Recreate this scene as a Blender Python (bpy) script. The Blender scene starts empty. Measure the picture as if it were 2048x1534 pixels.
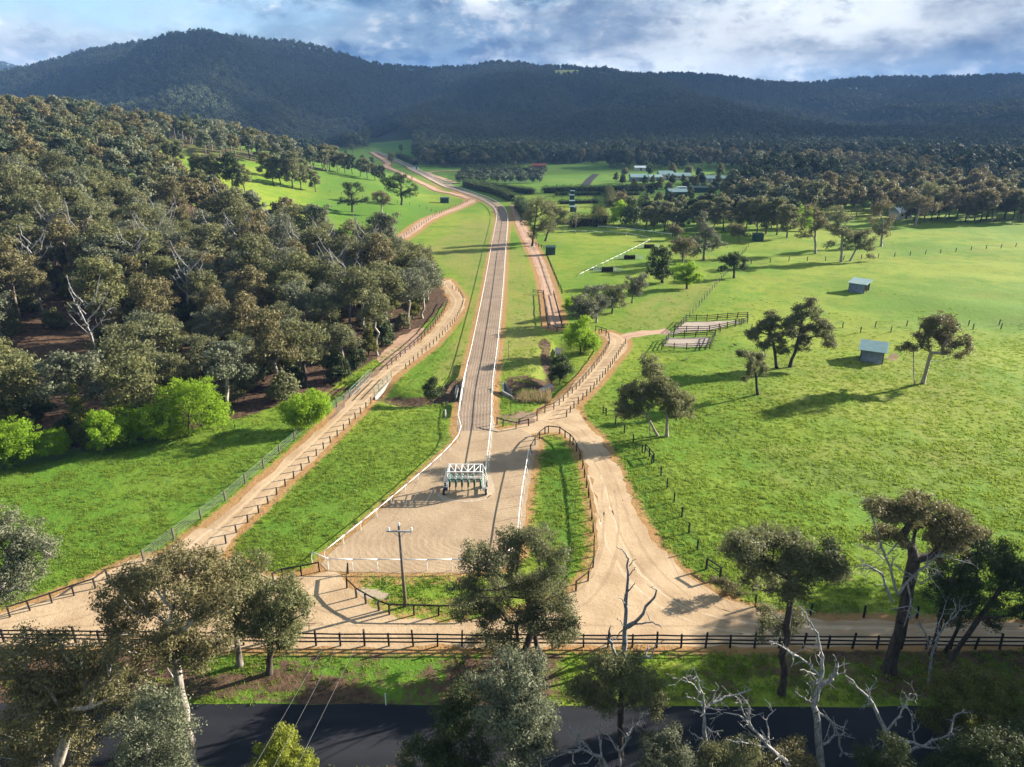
import bpy, math, random
import numpy as np
from mathutils import Vector

random.seed(7)
R0 = np.random.default_rng(7)
SC = bpy.context.scene
COL = SC.collection
rad = math.radians

# ------------------------------------------------------------------ camera
F, CX, CY = 1421.0, 1024.0, 767.0          # focal length and centre, in photograph pixels (2048 wide)
PITCH, H = rad(20.5), 42.0
cam_d = bpy.data.cameras.new('camera')
cam = bpy.data.objects.new('camera', cam_d)
COL.objects.link(cam)
cam.location = (0, 0, H)
cam.rotation_euler = (rad(90) - PITCH, 0, 0)
cam_d.sensor_width = 36.0
cam_d.lens = F / 2048 * 36.0
cam_d.clip_start, cam_d.clip_end = 0.5, 30000
SC.camera = cam

# ------------------------------------------------------------------ light and exposure
SUN_AZ, SUN_EL = rad(67), rad(20)          # clockwise from +Y (straight ahead)
SUN_DIR = Vector((math.sin(SUN_AZ) * math.cos(SUN_EL), math.cos(SUN_AZ) * math.cos(SUN_EL), math.sin(SUN_EL)))
EV = 2.0
sd = bpy.data.lights.new('sun', 'SUN')
sun = bpy.data.objects.new('sun', sd)
COL.objects.link(sun)
sd.energy, sd.angle, sd.color = 5.0, rad(0.5), (1.0, 0.92, 0.79)
sun.rotation_euler = SUN_DIR.to_track_quat('Z', 'Y').to_euler()
vs = SC.view_settings
vs.view_transform, vs.look, vs.exposure, vs.gamma, vs.use_curve_mapping = 'Standard', 'None', EV, 1.0, False
SC.cycles.max_bounces = 6
SC.cycles.diffuse_bounces = 2
SC.cycles.transmission_bounces = 2
SC.cycles.volume_bounces = 0
SC.cycles.use_denoising = True
HAZE = 8.0e-5


class NT:
    """small helper round a node tree"""
    def __init__(s, tree):
        s.t = tree
        tree.nodes.clear()

    def n(s, typ, _ins=None, **kw):
        nd = s.t.nodes.new(typ)
        for k, v in kw.items():
            setattr(nd, k, v)
        for k, v in (_ins or {}).items():
            if hasattr(v, 'bl_idname') or hasattr(v, 'is_output'):
                s.t.links.new(v if hasattr(v, 'is_output') else v.outputs[0], nd.inputs[k])
            else:
                nd.inputs[k].default_value = v
        return nd

    def m(s, op, a, b=0.0, c=0.0, clamp=False):
        return s.n('ShaderNodeMath', {0: a, 1: b, 2: c}, operation=op, use_clamp=clamp).outputs[0]

    def v(s, op, a, b=(0, 0, 0)):
        return s.n('ShaderNodeVectorMath', {0: a, 1: b}, operation=op).outputs[0]

    def mix(s, f, a, b, bt='MIX'):
        nd = s.n('ShaderNodeMix', data_type='RGBA', blend_type=bt)
        for i, val in ((0, f), (6, a), (7, b)):
            if hasattr(val, 'is_output'):
                s.t.links.new(val, nd.inputs[i])
            else:
                nd.inputs[i].default_value = val if i == 0 else (tuple(val) + (1,))[:4]
        return nd.outputs[2]

    def noise(s, scale, vec=None, detail=3.0, rough=0.55, dist=0.0):
        ins = {'Scale': scale, 'Detail': detail, 'Roughness': rough, 'Distortion': dist}
        if vec is not None:
            ins['Vector'] = vec
        return s.n('ShaderNodeTexNoise', ins)

    def ramp(s, f, lo, hi, a=0.0, b=1.0):
        return s.n('ShaderNodeMapRange', {0: f, 1: lo, 2: hi, 3: a, 4: b}, interpolation_type='SMOOTHSTEP').outputs[0]


def build_world():
    w = bpy.data.worlds.new('World')
    SC.world = w
    w.use_nodes = True
    T = NT(w.node_tree)
    g = 2 ** (-EV)
    tc = T.n('ShaderNodeTexCoord').outputs['Generated']
    sp = T.n('ShaderNodeSeparateXYZ', {0: tc})
    az = T.m('ARCTAN2', sp.outputs[0], sp.outputs[1])
    el = T.m('ARCSINE', sp.outputs[2])
    # horizontally stretched cloud noise on the direction itself
    st = T.v('MULTIPLY', tc, (6.0, 6.0, 12.0))
    big = T.noise(1.25, st, 6.0, 0.60, 0.3)
    fine = T.noise(2.6, st, 9.0, 0.60, 0.12)
    wv = T.noise(1.7, T.v('MULTIPLY', tc, (5.0, 5.0, 11.0)), 5.0, 0.62)
    wsp = T.n('ShaderNodeSeparateColor', {0: wv.outputs['Color']})
    az2 = T.m('MULTIPLY_ADD', T.m('SUBTRACT', wsp.outputs[0], 0.5), 0.34, az)
    el2 = T.m('MULTIPLY_ADD', T.m('SUBTRACT', wsp.outputs[1], 0.5), 0.13, el)
    bright, mid, dark = [tuple(c * g for c in k) for k in ((1.12, 1.17, 1.18), (.38, .55, .72), (.075, .165, .33))]
    f = T.m('MULTIPLY_ADD', T.m('SUBTRACT', fine.outputs[0], 0.5), 0.85, big.outputs[0])
    col = T.mix(T.ramp(f, 0.34, 0.52), dark, mid)
    col = T.mix(T.ramp(f, 0.52, 0.66), col, bright)
    hole = T.m('MULTIPLY', T.ramp(big.outputs[0], 0.30, 0.20), 0.5)

    def patch(px, py, rx, ry):
        dx, dy = (px - CX) / F, (py - CY) / F
        fy, fz = math.cos(PITCH) - dy * math.sin(PITCH) * 1.0, -math.sin(PITCH) - dy * math.cos(PITCH)
        a, e = math.atan2(dx, fy), math.atan2(fz, math.hypot(dx, fy))
        u = T.m('DIVIDE', T.m('SUBTRACT', az2, a), rx / F)
        q = T.m('DIVIDE', T.m('SUBTRACT', el2, e), ry / F)
        d2 = T.m('ADD', T.m('MULTIPLY', u, u), T.m('MULTIPLY', q, q))
        return T.m('EXPONENT', T.m('MULTIPLY', d2, -1.0))

    for px, py, rx, ry, s, c in ((1420, 90, 260, 60, .85, bright), (1720, 20, 260, 55, .9, bright), (1330, 150, 160, 25, .6, bright),
                                 (1600, 140, 240, 26, .35, bright), (60, 70, 160, 50, .7, bright), (330, 20, 90, 28, .65, bright),
                                 (690, 60, 90, 24, .6, bright), (1010, 15, 120, 26, .3, bright), (1240, 45, 120, 45, .7, dark),
                                 (1930, 120, 260, 45, .65, dark), (1610, 95, 60, 22, .5, dark), (620, 25, 130, 40, .75, dark),
                                 (930, 60, 240, 45, .45, dark), (800, 118, 220, 24, .5, dark), (300, 105, 250, 28, .45, dark)):
        col = T.mix(T.m('MULTIPLY', patch(px, py, rx, ry), s), col, c)
    for px, py, rx, ry, s in ((195, -4, 190, 36, 1.0), (420, 55, 240, 26, .35), (560, 10, 160, 20, .4)):
        hole = T.m('ADD', hole, T.m('MULTIPLY', patch(px, py, rx, ry), s), clamp=True)
    sky = T.n('ShaderNodeTexSky', sky_type='NISHITA')
    sky.sun_disc = False
    sky.sun_elevation, sky.sun_rotation = SUN_EL, SUN_AZ
    sky.altitude, sky.dust_density, sky.ozone_density = 200, 0.6, 3.0
    b1 = T.n('ShaderNodeBackground', {'Color': sky.outputs[0], 'Strength': 0.06})
    det = T.noise(4.6, st, 8.0, 0.60, 0.15)
    col = T.mix(T.ramp(det.outputs[0], .50, .78, 0, .45), col, bright)
    col = T.mix(T.ramp(det.outputs[0], .48, .26, 0, .5), col, dark)
    b2 = T.n('ShaderNodeBackground', {'Color': col, 'Strength': 1.0})
    mx = T.n('ShaderNodeMixShader', {0: hole, 1: b2.outputs[0], 2: b1.outputs[0]})
    # (factor 1 = hole in the cloud: the clear sky shows)
    T.t.links.new(mx.outputs[0], T.n('ShaderNodeOutputWorld').inputs[0])


NT.n.__doc__ = 'adds a node; _ins maps an input to a value or a socket'
build_world()


# ------------------------------------------------------------------ small helpers
def tag(o, label=None, cat=None, group=None, kind=None):
    for k, v in (('label', label), ('category', cat), ('group', group), ('kind', kind)):
        if v:
            o[k] = v
    return o


def thing(name, label, cat, loc=(0, 0, 0), group=None, rz=0.0):
    o = bpy.data.objects.new(name, None)
    o.empty_display_size = 0.3
    COL.objects.link(o)
    o.location = loc
    o.rotation_euler = (0, 0, rz)
    return tag(o, label, cat, group)


def link(name, me, parent=None, loc=None):
    o = bpy.data.objects.new(name, me)
    COL.objects.link(o)
    if parent:
        o.parent = parent
    if loc is not None:
        o.location = loc
    return o


def mesh_np(name, verts, quads=None, tris=None, mats=(), midx=None, tint=None, smooth=False, uv=None):
    """mesh from numpy arrays (quads first, then tris)"""
    me = bpy.data.meshes.new(name)
    verts = np.asarray(verts, dtype=np.float32).reshape(-1, 3)
    q = np.zeros((0, 4), int) if quads is None else np.asarray(quads, int).reshape(-1, 4)
    t = np.zeros((0, 3), int) if tris is None else np.asarray(tris, int).reshape(-1, 3)
    loops = np.concatenate([q.ravel(), t.ravel()]).astype(np.int32)
    tot = np.concatenate([np.full(len(q), 4), np.full(len(t), 3)]).astype(np.int32)
    start = np.concatenate([[0], np.cumsum(tot)[:-1]]).astype(np.int32) if len(tot) else tot
    me.vertices.add(len(verts))
    me.vertices.foreach_set('co', verts.ravel())
    me.loops.add(len(loops))
    me.loops.foreach_set('vertex_index', loops)
    me.polygons.add(len(tot))
    me.polygons.foreach_set('loop_start', start)
    me.polygons.foreach_set('loop_total', tot)
    if midx is not None:
        me.polygons.foreach_set('material_index', np.asarray(midx, dtype=np.int32))
    if smooth:
        me.polygons.foreach_set('use_smooth', np.ones(len(tot), dtype=bool))
    for m_ in mats:
        me.materials.append(m_)
    if tint is not None:
        me.attributes.new('tint', 'FLOAT', 'POINT').data.foreach_set('value', np.asarray(tint, dtype=np.float32))
    if uv is not None:
        l = me.uv_layers.new(name='UVMap')
        l.data.foreach_set('uv', np.asarray(uv, dtype=np.float32)[loops].ravel())
    me.update(calc_edges=True)
    return me


class MB:
    """collects boxes, bars, tubes and polygons into one mesh"""
    def __init__(s):
        s.v, s.f, s.k = [], [], 0

    def add(s, vs_, fs_):
        b = s.k
        s.v += [tuple(p) for p in vs_]
        s.f += [tuple(i + b for i in f_) for f_ in fs_]
        s.k += len(vs_)
        return s

    def box(s, c, d, rz=0.0):
        x, y, z = [k / 2 for k in d]
        cs, sn = math.cos(rz), math.sin(rz)
        vs_ = []
        for sz in (-1, 1):
            for sx, sy in ((-1, -1), (1, -1), (1, 1), (-1, 1)):
                px, py = sx * x, sy * y
                vs_.append((c[0] + px * cs - py * sn, c[1] + px * sn + py * cs, c[2] + sz * z))
        return s.add(vs_, [(3, 2, 1, 0), (4, 5, 6, 7), (0, 1, 5, 4), (1, 2, 6, 5), (2, 3, 7, 6), (3, 0, 4, 7)])

    def tube(s, a, b, r, r2=None, n=6):
        a, b = Vector(a), Vector(b)
        r2 = r if r2 is None else r2
        t = (b - a).normalized()
        u = t.cross(Vector((0, 0, 1)) if abs(t.z) < .95 else Vector((1, 0, 0))).normalized()
        w = t.cross(u)
        vs_ = []
        for p, q in ((a, r), (b, r2)):
            for i in range(n):
                an = 2 * math.pi * i / n
                vs_.append(p + u * math.cos(an) * q + w * math.sin(an) * q)
        fs_ = [(i, (i + 1) % n, n + (i + 1) % n, n + i) for i in range(n)]
        fs_ += [tuple(range(n - 1, -1, -1)), tuple(range(n, 2 * n))]
        return s.add(vs_, fs_)

    def bar(s, a, b, w, h):
        """rectangular bar from a to b: w across, h upright"""
        a, b = Vector(a), Vector(b)
        t = (b - a).normalized()
        u = t.cross(Vector((0, 0, 1)))
        u = (u if u.length > 1e-4 else Vector((1, 0, 0))).normalized() * (w / 2)
        up = u.cross(t).normalized() * (h / 2)
        vs_ = [p + sx * u + sz * up for p in (a, b) for sx, sz in ((-1, -1), (1, -1), (1, 1), (-1, 1))]
        return s.add(vs_, [(0, 1, 2, 3), (7, 6, 5, 4), (0, 4, 5, 1), (1, 5, 6, 2), (2, 6, 7, 3), (3, 7, 4, 0)])

    def mesh(s, name, mat, smooth=False):
        me = bpy.data.meshes.new(name)
        me.from_pydata(s.v, [], s.f)
        me.materials.append(mat)
        if smooth:
            me.polygons.foreach_set('use_smooth', [True] * len(me.polygons))
        me.update()
        return me

    def obj(s, name, mat, parent=None, loc=None, smooth=False):
        return link(name, s.mesh(name, mat, smooth), parent, loc)


# ------------------------------------------------------------------ materials
def new_mat(name):
    m_ = bpy.data.materials.new(name)
    m_.use_nodes = True
    return m_, NT(m_.node_tree)


def finish(T, col, rough=0.8, spec=0.2, bump=None, bstr=0.4, bdist=0.05, metal=0.0):
    ins = {'Roughness': rough, 'Specular IOR Level': spec, 'Metallic': metal}
    p = T.n('ShaderNodeBsdfPrincipled', ins)
    if hasattr(col, 'is_output'):
        T.t.links.new(col, p.inputs['Base Color'])
    else:
        p.inputs['Base Color'].default_value = tuple(col) + (1,)
    if bump is not None:
        b = T.n('ShaderNodeBump', {'Height': bump, 'Strength': bstr, 'Distance': bdist})
        T.t.links.new(b.outputs[0], p.inputs['Normal'])
    T.t.links.new(p.outputs[0], T.n('ShaderNodeOutputMaterial').inputs[0])
    return p


def simple(name, col, var=0.25, scale=3.0, rough=0.75, spec=0.25, bump=0.0, metal=0.0, c2=None):
    m_, T = new_mat(name)
    co = T.n('ShaderNodeTexCoord').outputs['Object']
    nz = T.noise(scale, co, 5.0, 0.6)
    c2 = c2 or tuple(c * (1 - var) for c in col)
    c = T.mix(T.ramp(nz.outputs[0], 0.32, 0.68), c2, tuple(min(1, k * (1 + var * .4)) for k in col))
    finish(T, c, rough, spec, nz.outputs[0] if bump else None, bump, 0.03, metal)
    return m_


def world_xy(T):
    return T.n('ShaderNodeNewGeometry').outputs['Position']


def mat_ground():
    m_, T = new_mat('pasture ground')
    P_ = world_xy(T)
    at = T.n('ShaderNodeAttribute', attribute_name='zone')
    z = T.n('ShaderNodeSeparateColor', {0: at.outputs['Color']})
    litter, dry, pale = z.outputs[0], z.outputs[1], z.outputs[2]
    lush = at.outputs['Alpha']
    big = T.noise(0.022, P_, 4.0, 0.6, 0.4).outputs[0]
    med = T.noise(0.16, P_, 4.0, 0.65, 0.3).outputs[0]
    tuft = T.noise(1.3, P_, 4.0, 0.7).outputs[0]
    fine = T.noise(5.0, P_, 3.0, 0.7).outputs[0]
    c = T.mix(T.ramp(T.m('MULTIPLY_ADD', T.m('SUBTRACT', med, .5), .7, big), .36, .64), (.098, .176, .016), (.192, .232, .027))
    c = T.mix(T.ramp(med, .52, .72, 0, .55), c, (.050, .120, .026))
    olive = T.noise(.055, P_, 5.0, .62, .5).outputs[0]
    c = T.mix(T.ramp(olive, .52, .72, 0, .42), c, (.185, .175, .030))
    c = T.mix(T.m('MULTIPLY', lush, .8), c, (.054, .135, .015))
    c = T.mix(T.m('MULTIPLY', pale, T.ramp(med, .3, .65, .35, 1.0)), c, (.205, .19, .055))
    c = T.mix(T.ramp(tuft, .50, .68, 0, .28), c, (.040, .085, .012))
    c = T.mix(T.ramp(fine, .52, .75, 0, .38), c, (.17, .22, .045))
    tus = T.noise(.75, T.v('MULTIPLY', P_, (.6, 1.5, 1)), 3.0, .7, .6).outputs[0]
    c = T.mix(T.ramp(tus, .60, .70, 0, .38), c, (.034, .085, .014))
    dn = T.m('ADD', dry, T.m('MULTIPLY', T.m('SUBTRACT', tuft, .5), 1.1))
    c = T.mix(T.ramp(dn, .38, .66), c, T.mix(med, (.27, .135, .045), (.31, .20, .095)))
    ln = T.m('ADD', litter, T.m('ADD', T.m('MULTIPLY', T.m('SUBTRACT', med, .5), 1.3), T.m('MULTIPLY', T.m('SUBTRACT', tuft, .5), .6)))
    lc = T.mix(T.ramp(tuft, .35, .65), (.045, .028, .018), (.115, .072, .045))
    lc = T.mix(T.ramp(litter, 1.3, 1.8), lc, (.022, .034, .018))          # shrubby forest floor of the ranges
    c = T.mix(T.ramp(ln, .40, .62), c, lc)
    h = T.m('MULTIPLY_ADD', tuft, 1.0, T.m('MULTIPLY_ADD', med, 1.3, T.m('MULTIPLY', fine, .35)))
    finish(T, c, .9, .08, h, .6, .28)
    return m_


def mat_sand(name, a, b, lines=0.0, rings=None, tracks=0.0):
    """harrowed sand: UV.x runs across the strip in metres"""
    m_, T = new_mat(name)
    P_ = world_xy(T)
    n1 = T.noise(.22, P_, 4, .6).outputs[0]
    n2 = T.noise(7.0, P_, 3, .7).outputs[0]
    n3 = T.noise(1.6, P_, 3, .7).outputs[0]
    c = T.mix(T.ramp(n1, .35, .65), a, b)
    n4 = T.noise(.055, P_, 5, .65, .8).outputs[0]
    c = T.mix(T.ramp(n4, .50, .72, 0, .55), c, tuple(k * .78 for k in a))
    h = T.m('MULTIPLY_ADD', n2, .6, n3)
    c = T.mix(T.ramp(n2, .52, .74, 0, .45), c, tuple(k * .52 for k in a))
    if lines or rings:
        if rings:
            dv = T.v('SUBTRACT', P_, rings)
            rr = T.v('MULTIPLY', dv, (.62, 1.0, 0.0))
            x = T.n('ShaderNodeVectorMath', {0: rr}, operation='LENGTH').outputs['Value']
        else:
            uv = T.n('ShaderNodeUVMap').outputs[0]
            x = T.n('ShaderNodeSeparateXYZ', {0: uv}).outputs[0]
        wob = T.m('MULTIPLY', T.noise(.5, P_, 2, .5).outputs[0], .5)
        s = T.m('SINE', T.m('MULTIPLY', T.m('ADD', x, wob), 2 * math.pi / .48))
        h = T.m('MULTIPLY_ADD', T.m('MULTIPLY', s, T.ramp(n3, .3, .6, .3, 1.0)), lines or .7, h)
        c = T.mix(T.m('MULTIPLY', T.ramp(s, .1, .9, 0, .08), T.ramp(n3, .35, .65)), c, tuple(k * .66 for k in a))
    if tracks:
        uv = T.n('ShaderNodeUVMap').outputs[0]
        x = T.n('ShaderNodeSeparateXYZ', {0: uv}).outputs[0]
        t = T.m('ABSOLUTE', T.m('SUBTRACT', T.m('ABSOLUTE', T.m('SUBTRACT', x, T.m('MULTIPLY', n1, .6))), .85))
        c = T.mix(T.ramp(t, .35, .05, 0, tracks), c, tuple(min(1, k * 1.25) for k in b))
    finish(T, c, .95, .05, h, .55, .09)
    return m_


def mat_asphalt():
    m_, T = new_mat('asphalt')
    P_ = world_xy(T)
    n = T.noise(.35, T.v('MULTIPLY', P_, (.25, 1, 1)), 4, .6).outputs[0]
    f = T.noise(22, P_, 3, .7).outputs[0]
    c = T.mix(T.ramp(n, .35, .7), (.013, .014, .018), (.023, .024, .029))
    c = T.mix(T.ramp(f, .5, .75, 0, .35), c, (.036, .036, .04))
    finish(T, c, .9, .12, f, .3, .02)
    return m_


def mat_leaf(name, a, b, c_, trans=.3, rnd=.5, gl=.15):
    """a darker leaf colour, b lighter one with lit-top highlights painted in for gums, c_ per-plant variation"""
    m_, T = new_mat(name)
    ti = T.n('ShaderNodeAttribute', attribute_name='tint').outputs['Fac']
    ob = T.n('ShaderNodeObjectInfo').outputs['Random']
    c = T.mix(ti, a, b)  # gum b tones include painted highlights of lit crown tops
    c = T.mix(T.m('MULTIPLY', ob, rnd), c, c_)
    p = T.n('ShaderNodeBsdfPrincipled', {'Roughness': .6, 'Specular IOR Level': gl * .5})
    T.t.links.new(c, p.inputs['Base Color'])
    tr = T.n('ShaderNodeBsdfTranslucent')
    T.t.links.new(T.mix(.35, c, tuple(min(1., k * 1.6) for k in b)), tr.inputs[0])
    mx = T.n('ShaderNodeMixShader', {0: trans, 1: p.outputs[0], 2: tr.outputs[0]})
    T.t.links.new(mx.outputs[0], T.n('ShaderNodeOutputMaterial').inputs[0])
    return m_


def mat_bark(name, a, b, sc=1.5):
    m_, T = new_mat(name)
    co = T.n('ShaderNodeTexCoord').outputs['Object']
    st = T.v('MULTIPLY', co, (3, 3, .8))
    n = T.noise(sc, st, 5, .65).outputs[0]
    c = T.mix(T.ramp(n, .36, .62), a, b)
    finish(T, c, .85, .15, n, .6, .05)
    return m_


def mat_roof(name, a, b):
    m_, T = new_mat(name)
    co = T.n('ShaderNodeTexCoord').outputs['Object']
    n = T.noise(.9, co, 4, .6).outputs[0]
    c = T.mix(T.ramp(n, .3, .7), a, b)
    finish(T, c, .45, .4, n, .1, .02)
    return m_


M = {}
M['ground'] = mat_ground()
M['track'] = mat_sand('gallop sand', (.215, .160, .118), (.262, .198, .146), lines=.22)
M['chute'] = mat_sand('chute sand', (.295, .212, .135), (.355, .262, .170), lines=.10, rings=(-3.4, 64.8, 0.0))
M['yard'] = mat_sand('yard sand', (.30, .24, .20), (.37, .31, .25))
M['dirt'] = mat_sand('packed dirt', (.350, .245, .148), (.445, .325, .205), tracks=.0)
M['lane'] = mat_sand('lane dirt', (.330, .226, .135), (.42, .305, .19), tracks=.5)
M['lanep'] = mat_sand('pink lane dirt', (.32, .20, .135), (.39, .265, .185), tracks=.5)
M['bare'] = mat_sand('bare soil', (.16, .105, .07), (.24, .17, .115))
M['apron'] = mat_sand('pale grit', (.36, .285, .205), (.42, .34, .255))
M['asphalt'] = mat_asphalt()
M['black'] = simple('black stained timber', (.022, .020, .019), .4, 4, .8, .2, .2)
M['oldwood'] = simple('weathered timber', (.10, .085, .07), .4, 3, .85, .15, .2)
M['white'] = simple('white paint', (.78, .78, .76), .12, 1.2, .45, .4)
M['wire'] = simple('galvanised wire', (.13, .13, .135), .2, 3, .5, .5)
M['greenrail'] = simple('pale green rail paint', (.12, .17, .14), .2, 2, .5, .4)
M['concrete'] = simple('concrete', (.25, .245, .225), .25, .9, .85, .2, .15)
M['steel'] = simple('galvanised steel', (.42, .44, .46), .2, 1.6, .45, .5, 0, .3)
M['teal'] = simple('teal padding', (.05, .30, .25), .25, 2, .6, .3)
M['darkgreen'] = simple('dark green paint', (.012, .045, .04), .3, 2, .55, .4)
M['navy'] = simple('navy sheet', (.03, .06, .13), .3, 2, .6, .3)
M['rubber'] = simple('tyre rubber', (.015, .015, .016), .3, 6, .8, .2)
M['greyblue'] = simple('grey blue boards', (.19, .235, .31), .3, 1.3, .8, .2, .1)
M['roofteal'] = mat_roof('faded teal roof sheet', (.115, .20, .205), (.15, .245, .25))
M['roofpale'] = mat_roof('pale green roof sheet', (.19, .29, .27), (.25, .355, .335))
M['roofwhite'] = mat_roof('white roof sheet', (.60, .63, .64), (.72, .74, .74))
M['wallcream'] = simple('cream wall', (.50, .46, .38), .15, .7, .8, .2)
M['glass'] = simple('dark window glass', (.02, .025, .03), .2, 1, .15, .5)
M['pole'] = mat_bark('pole timber', (.10, .085, .07), (.19, .165, .14))
M['water'] = simple('creek water', (.075, .06, .045), .2, .5, .12, .5)
M['rust'] = simple('rusty tin', (.22, .06, .025), .3, 2, .7, .3)
M['bird'] = simple('black feathers', (.012, .012, .014), .3, 5, .5, .3)
M['bay'] = simple('bay coat', (.09, .04, .02), .3, 3, .5, .3)
M['jacket'] = simple('dark jacket', (.03, .035, .06), .3, 3, .7, .2)
M['skin'] = simple('skin', (.50, .30, .21), .1, 3, .6, .3)
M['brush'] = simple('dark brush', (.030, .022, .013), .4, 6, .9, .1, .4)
M['reed'] = mat_leaf('reeds', (.20, .15, .075), (.30, .24, .12), (.16, .13, .06), .3, .3, .1)
M['grass'] = mat_leaf('grass blade', (.125, .208, .022), (.235, .290, .046), (.100, .180, .028), .45, .6, .1)
M['gum'] = mat_leaf('gum leaf', (.068, .082, .028), (.210, .205, .080), (.110, .118, .064), .32, .7, .4)
M['gumgrey'] = mat_leaf('grey gum leaf', (.070, .084, .048), (.185, .198, .118), (.122, .120, .066), .24, .6, .4)
M['gumbrown'] = mat_leaf('bronze gum leaf', (.090, .078, .033), (.215, .180, .080), (.105, .102, .044), .24, .6, .4)
M['lime'] = mat_leaf('lime willow leaf', (.150, .260, .016), (.28, .40, .030), (.120, .235, .016), .45, .5, .25)
M['darkleaf'] = mat_leaf('dark leaf', (.028, .046, .016), (.066, .088, .026), (.038, .04, .018), .18, .5, .3)
M['wattle'] = mat_leaf('wattle leaf', (.062, .072, .018), (.15, .155, .03), (.09, .085, .02), .25, .4, .3)
M['far'] = mat_leaf('far gum leaf', (.046, .068, .036), (.100, .122, .064), (.062, .074, .042), .18, .8, .25)
M['hedge'] = mat_leaf('hedge leaf', (.032, .058, .014), (.072, .112, .024), (.042, .06, .016), .2, .4, .3)
M['yellowleaf'] = mat_leaf('yellow green leaf', (.16, .19, .02), (.26, .27, .03), (.15, .2, .03), .3, .3, .3)
M['barkgrey'] = mat_bark('grey bark', (.085, .068, .054), (.20, .175, .15))
M['barkpale'] = mat_bark('pale bark', (.17, .145, .12), (.37, .33, .285))
M['barkdark'] = mat_bark('dark bark', (.030, .024, .020), (.075, .060, .050))
M['deadwood'] = mat_bark('bleached dead wood', (.12, .116, .112), (.33, .32, .31), 3.0)
M['snag'] = mat_bark('grey dead wood', (.11, .11, .12), (.26, .26, .27), 2.2)


# ------------------------------------------------------------------ terrain
def sstep(t):
    t = np.clip(t, 0, 1)
    return t * t * (3 - 2 * t)


def vnoise(x, y, seed=0):
    """smooth value noise in 0..1"""
    x, y = np.asarray(x, float), np.asarray(y, float)
    ix, iy = np.floor(x).astype(np.int64), np.floor(y).astype(np.int64)
    fx, fy = x - ix, y - iy
    fx, fy = fx * fx * (3 - 2 * fx), fy * fy * (3 - 2 * fy)

    def hsh(a, b):
        h_ = (a * 374761393 + b * 668265263 + seed * 974634777) & 0x7fffffff
        h_ = ((h_ ^ (h_ >> 13)) * 1274126177) & 0x7fffffff
        return ((h_ ^ (h_ >> 16)) & 0xffff) / 65535.0
    a = hsh(ix, iy) * (1 - fx) + hsh(ix + 1, iy) * fx
    b = hsh(ix, iy + 1) * (1 - fx) + hsh(ix + 1, iy + 1) * fx
    return a * (1 - fy) + b * fy


def fbm(x, y, seed=0, o=4):
    s, a, t = 0.0, 1.0, 0.0
    for i in range(o):
        s = s + a * vnoise(x * 2 ** i, y * 2 ** i, seed + i)
        t += a
        a *= .5
    return s / t


def elev(py):
    """angle below the horizontal of an image row (centre column)"""
    return PITCH + np.arctan((np.asarray(py, float) - CY) / F)


def col_z(d):
    return .93667 * d + 14.71


# main ridge: image column -> skyline row of the ground (tree tops less tree height), ridge and foot distance
MX = np.array([-900, -300, 0, 90, 150, 220, 300, 400, 440, 520, 600, 640, 700, 750, 820, 930, 990, 1040, 1075, 1150, 1200, 1250, 1290, 1380, 1450, 1500, 1600, 1650, 1700, 1850, 2048, 2400, 3000])
MY = np.array([215, 190, 160, 142, 128, 107, 95, 79, 75, 85, 92, 97, 118, 134, 142, 142, 132, 132, 140, 139, 145, 157, 154, 154, 160, 169, 174, 168, 162, 160, 154, 150, 160], float)
MD = np.interp(MX, [-900, 0, 430, 800, 1000, 1250, 1500, 2048, 3000], [1900, 2000, 2100, 2450, 2600, 2600, 2800, 2900, 3000])
MBX, MBY = [-900, 0, 500, 640, 740, 800, 850, 1100, 1300, 1600, 3000], [760, 760, 800, 850, 860, 800, 660, 700, 850, 950, 1000]
# the wooded hill at the left and the shoulder of pasture below it
LX = np.array([-900, -300, 0, 150, 330, 450, 520, 600, 690, 760, 850, 3000])
LY = np.array([225, 240, 247, 250, 276, 287, 300, 324, 346, 368, 400, 400], float)
LD = np.array([400, 400, 420, 440, 480, 500, 505, 500, 470, 420, 380, 380], float)
LH = H - LD * np.tan(elev(LY))
LH[-2:] = 0
LBX, LBY = [-900, 0, 330, 600, 700, 850, 3000], [85, 95, 115, 165, 235, 300, 300]


_PX = np.arange(-4400, 6400, 5.0)


def smooth_table(xs, ys, w):
    """the control curve with its corners rounded over w columns"""
    k = np.hanning(int(w / 5) * 2 + 3)[1:-1]
    v = np.interp(_PX, xs, ys)
    p = np.pad(v, len(k) // 2, mode='edge')
    return np.convolve(p, k / k.sum(), 'valid')


T_LD, T_LB, T_LH = smooth_table(LX, LD, 90), smooth_table(LBX, LBY, 110), smooth_table(LX, LH, 70)
T_MD, T_MB = smooth_table(MX, MD, 120), smooth_table(MBX, MBY, 70)
T_MH = smooth_table(_PX, H - np.interp(_PX, MX, MD) * np.tan(elev(np.interp(_PX, MX, MY))), 22)


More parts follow.
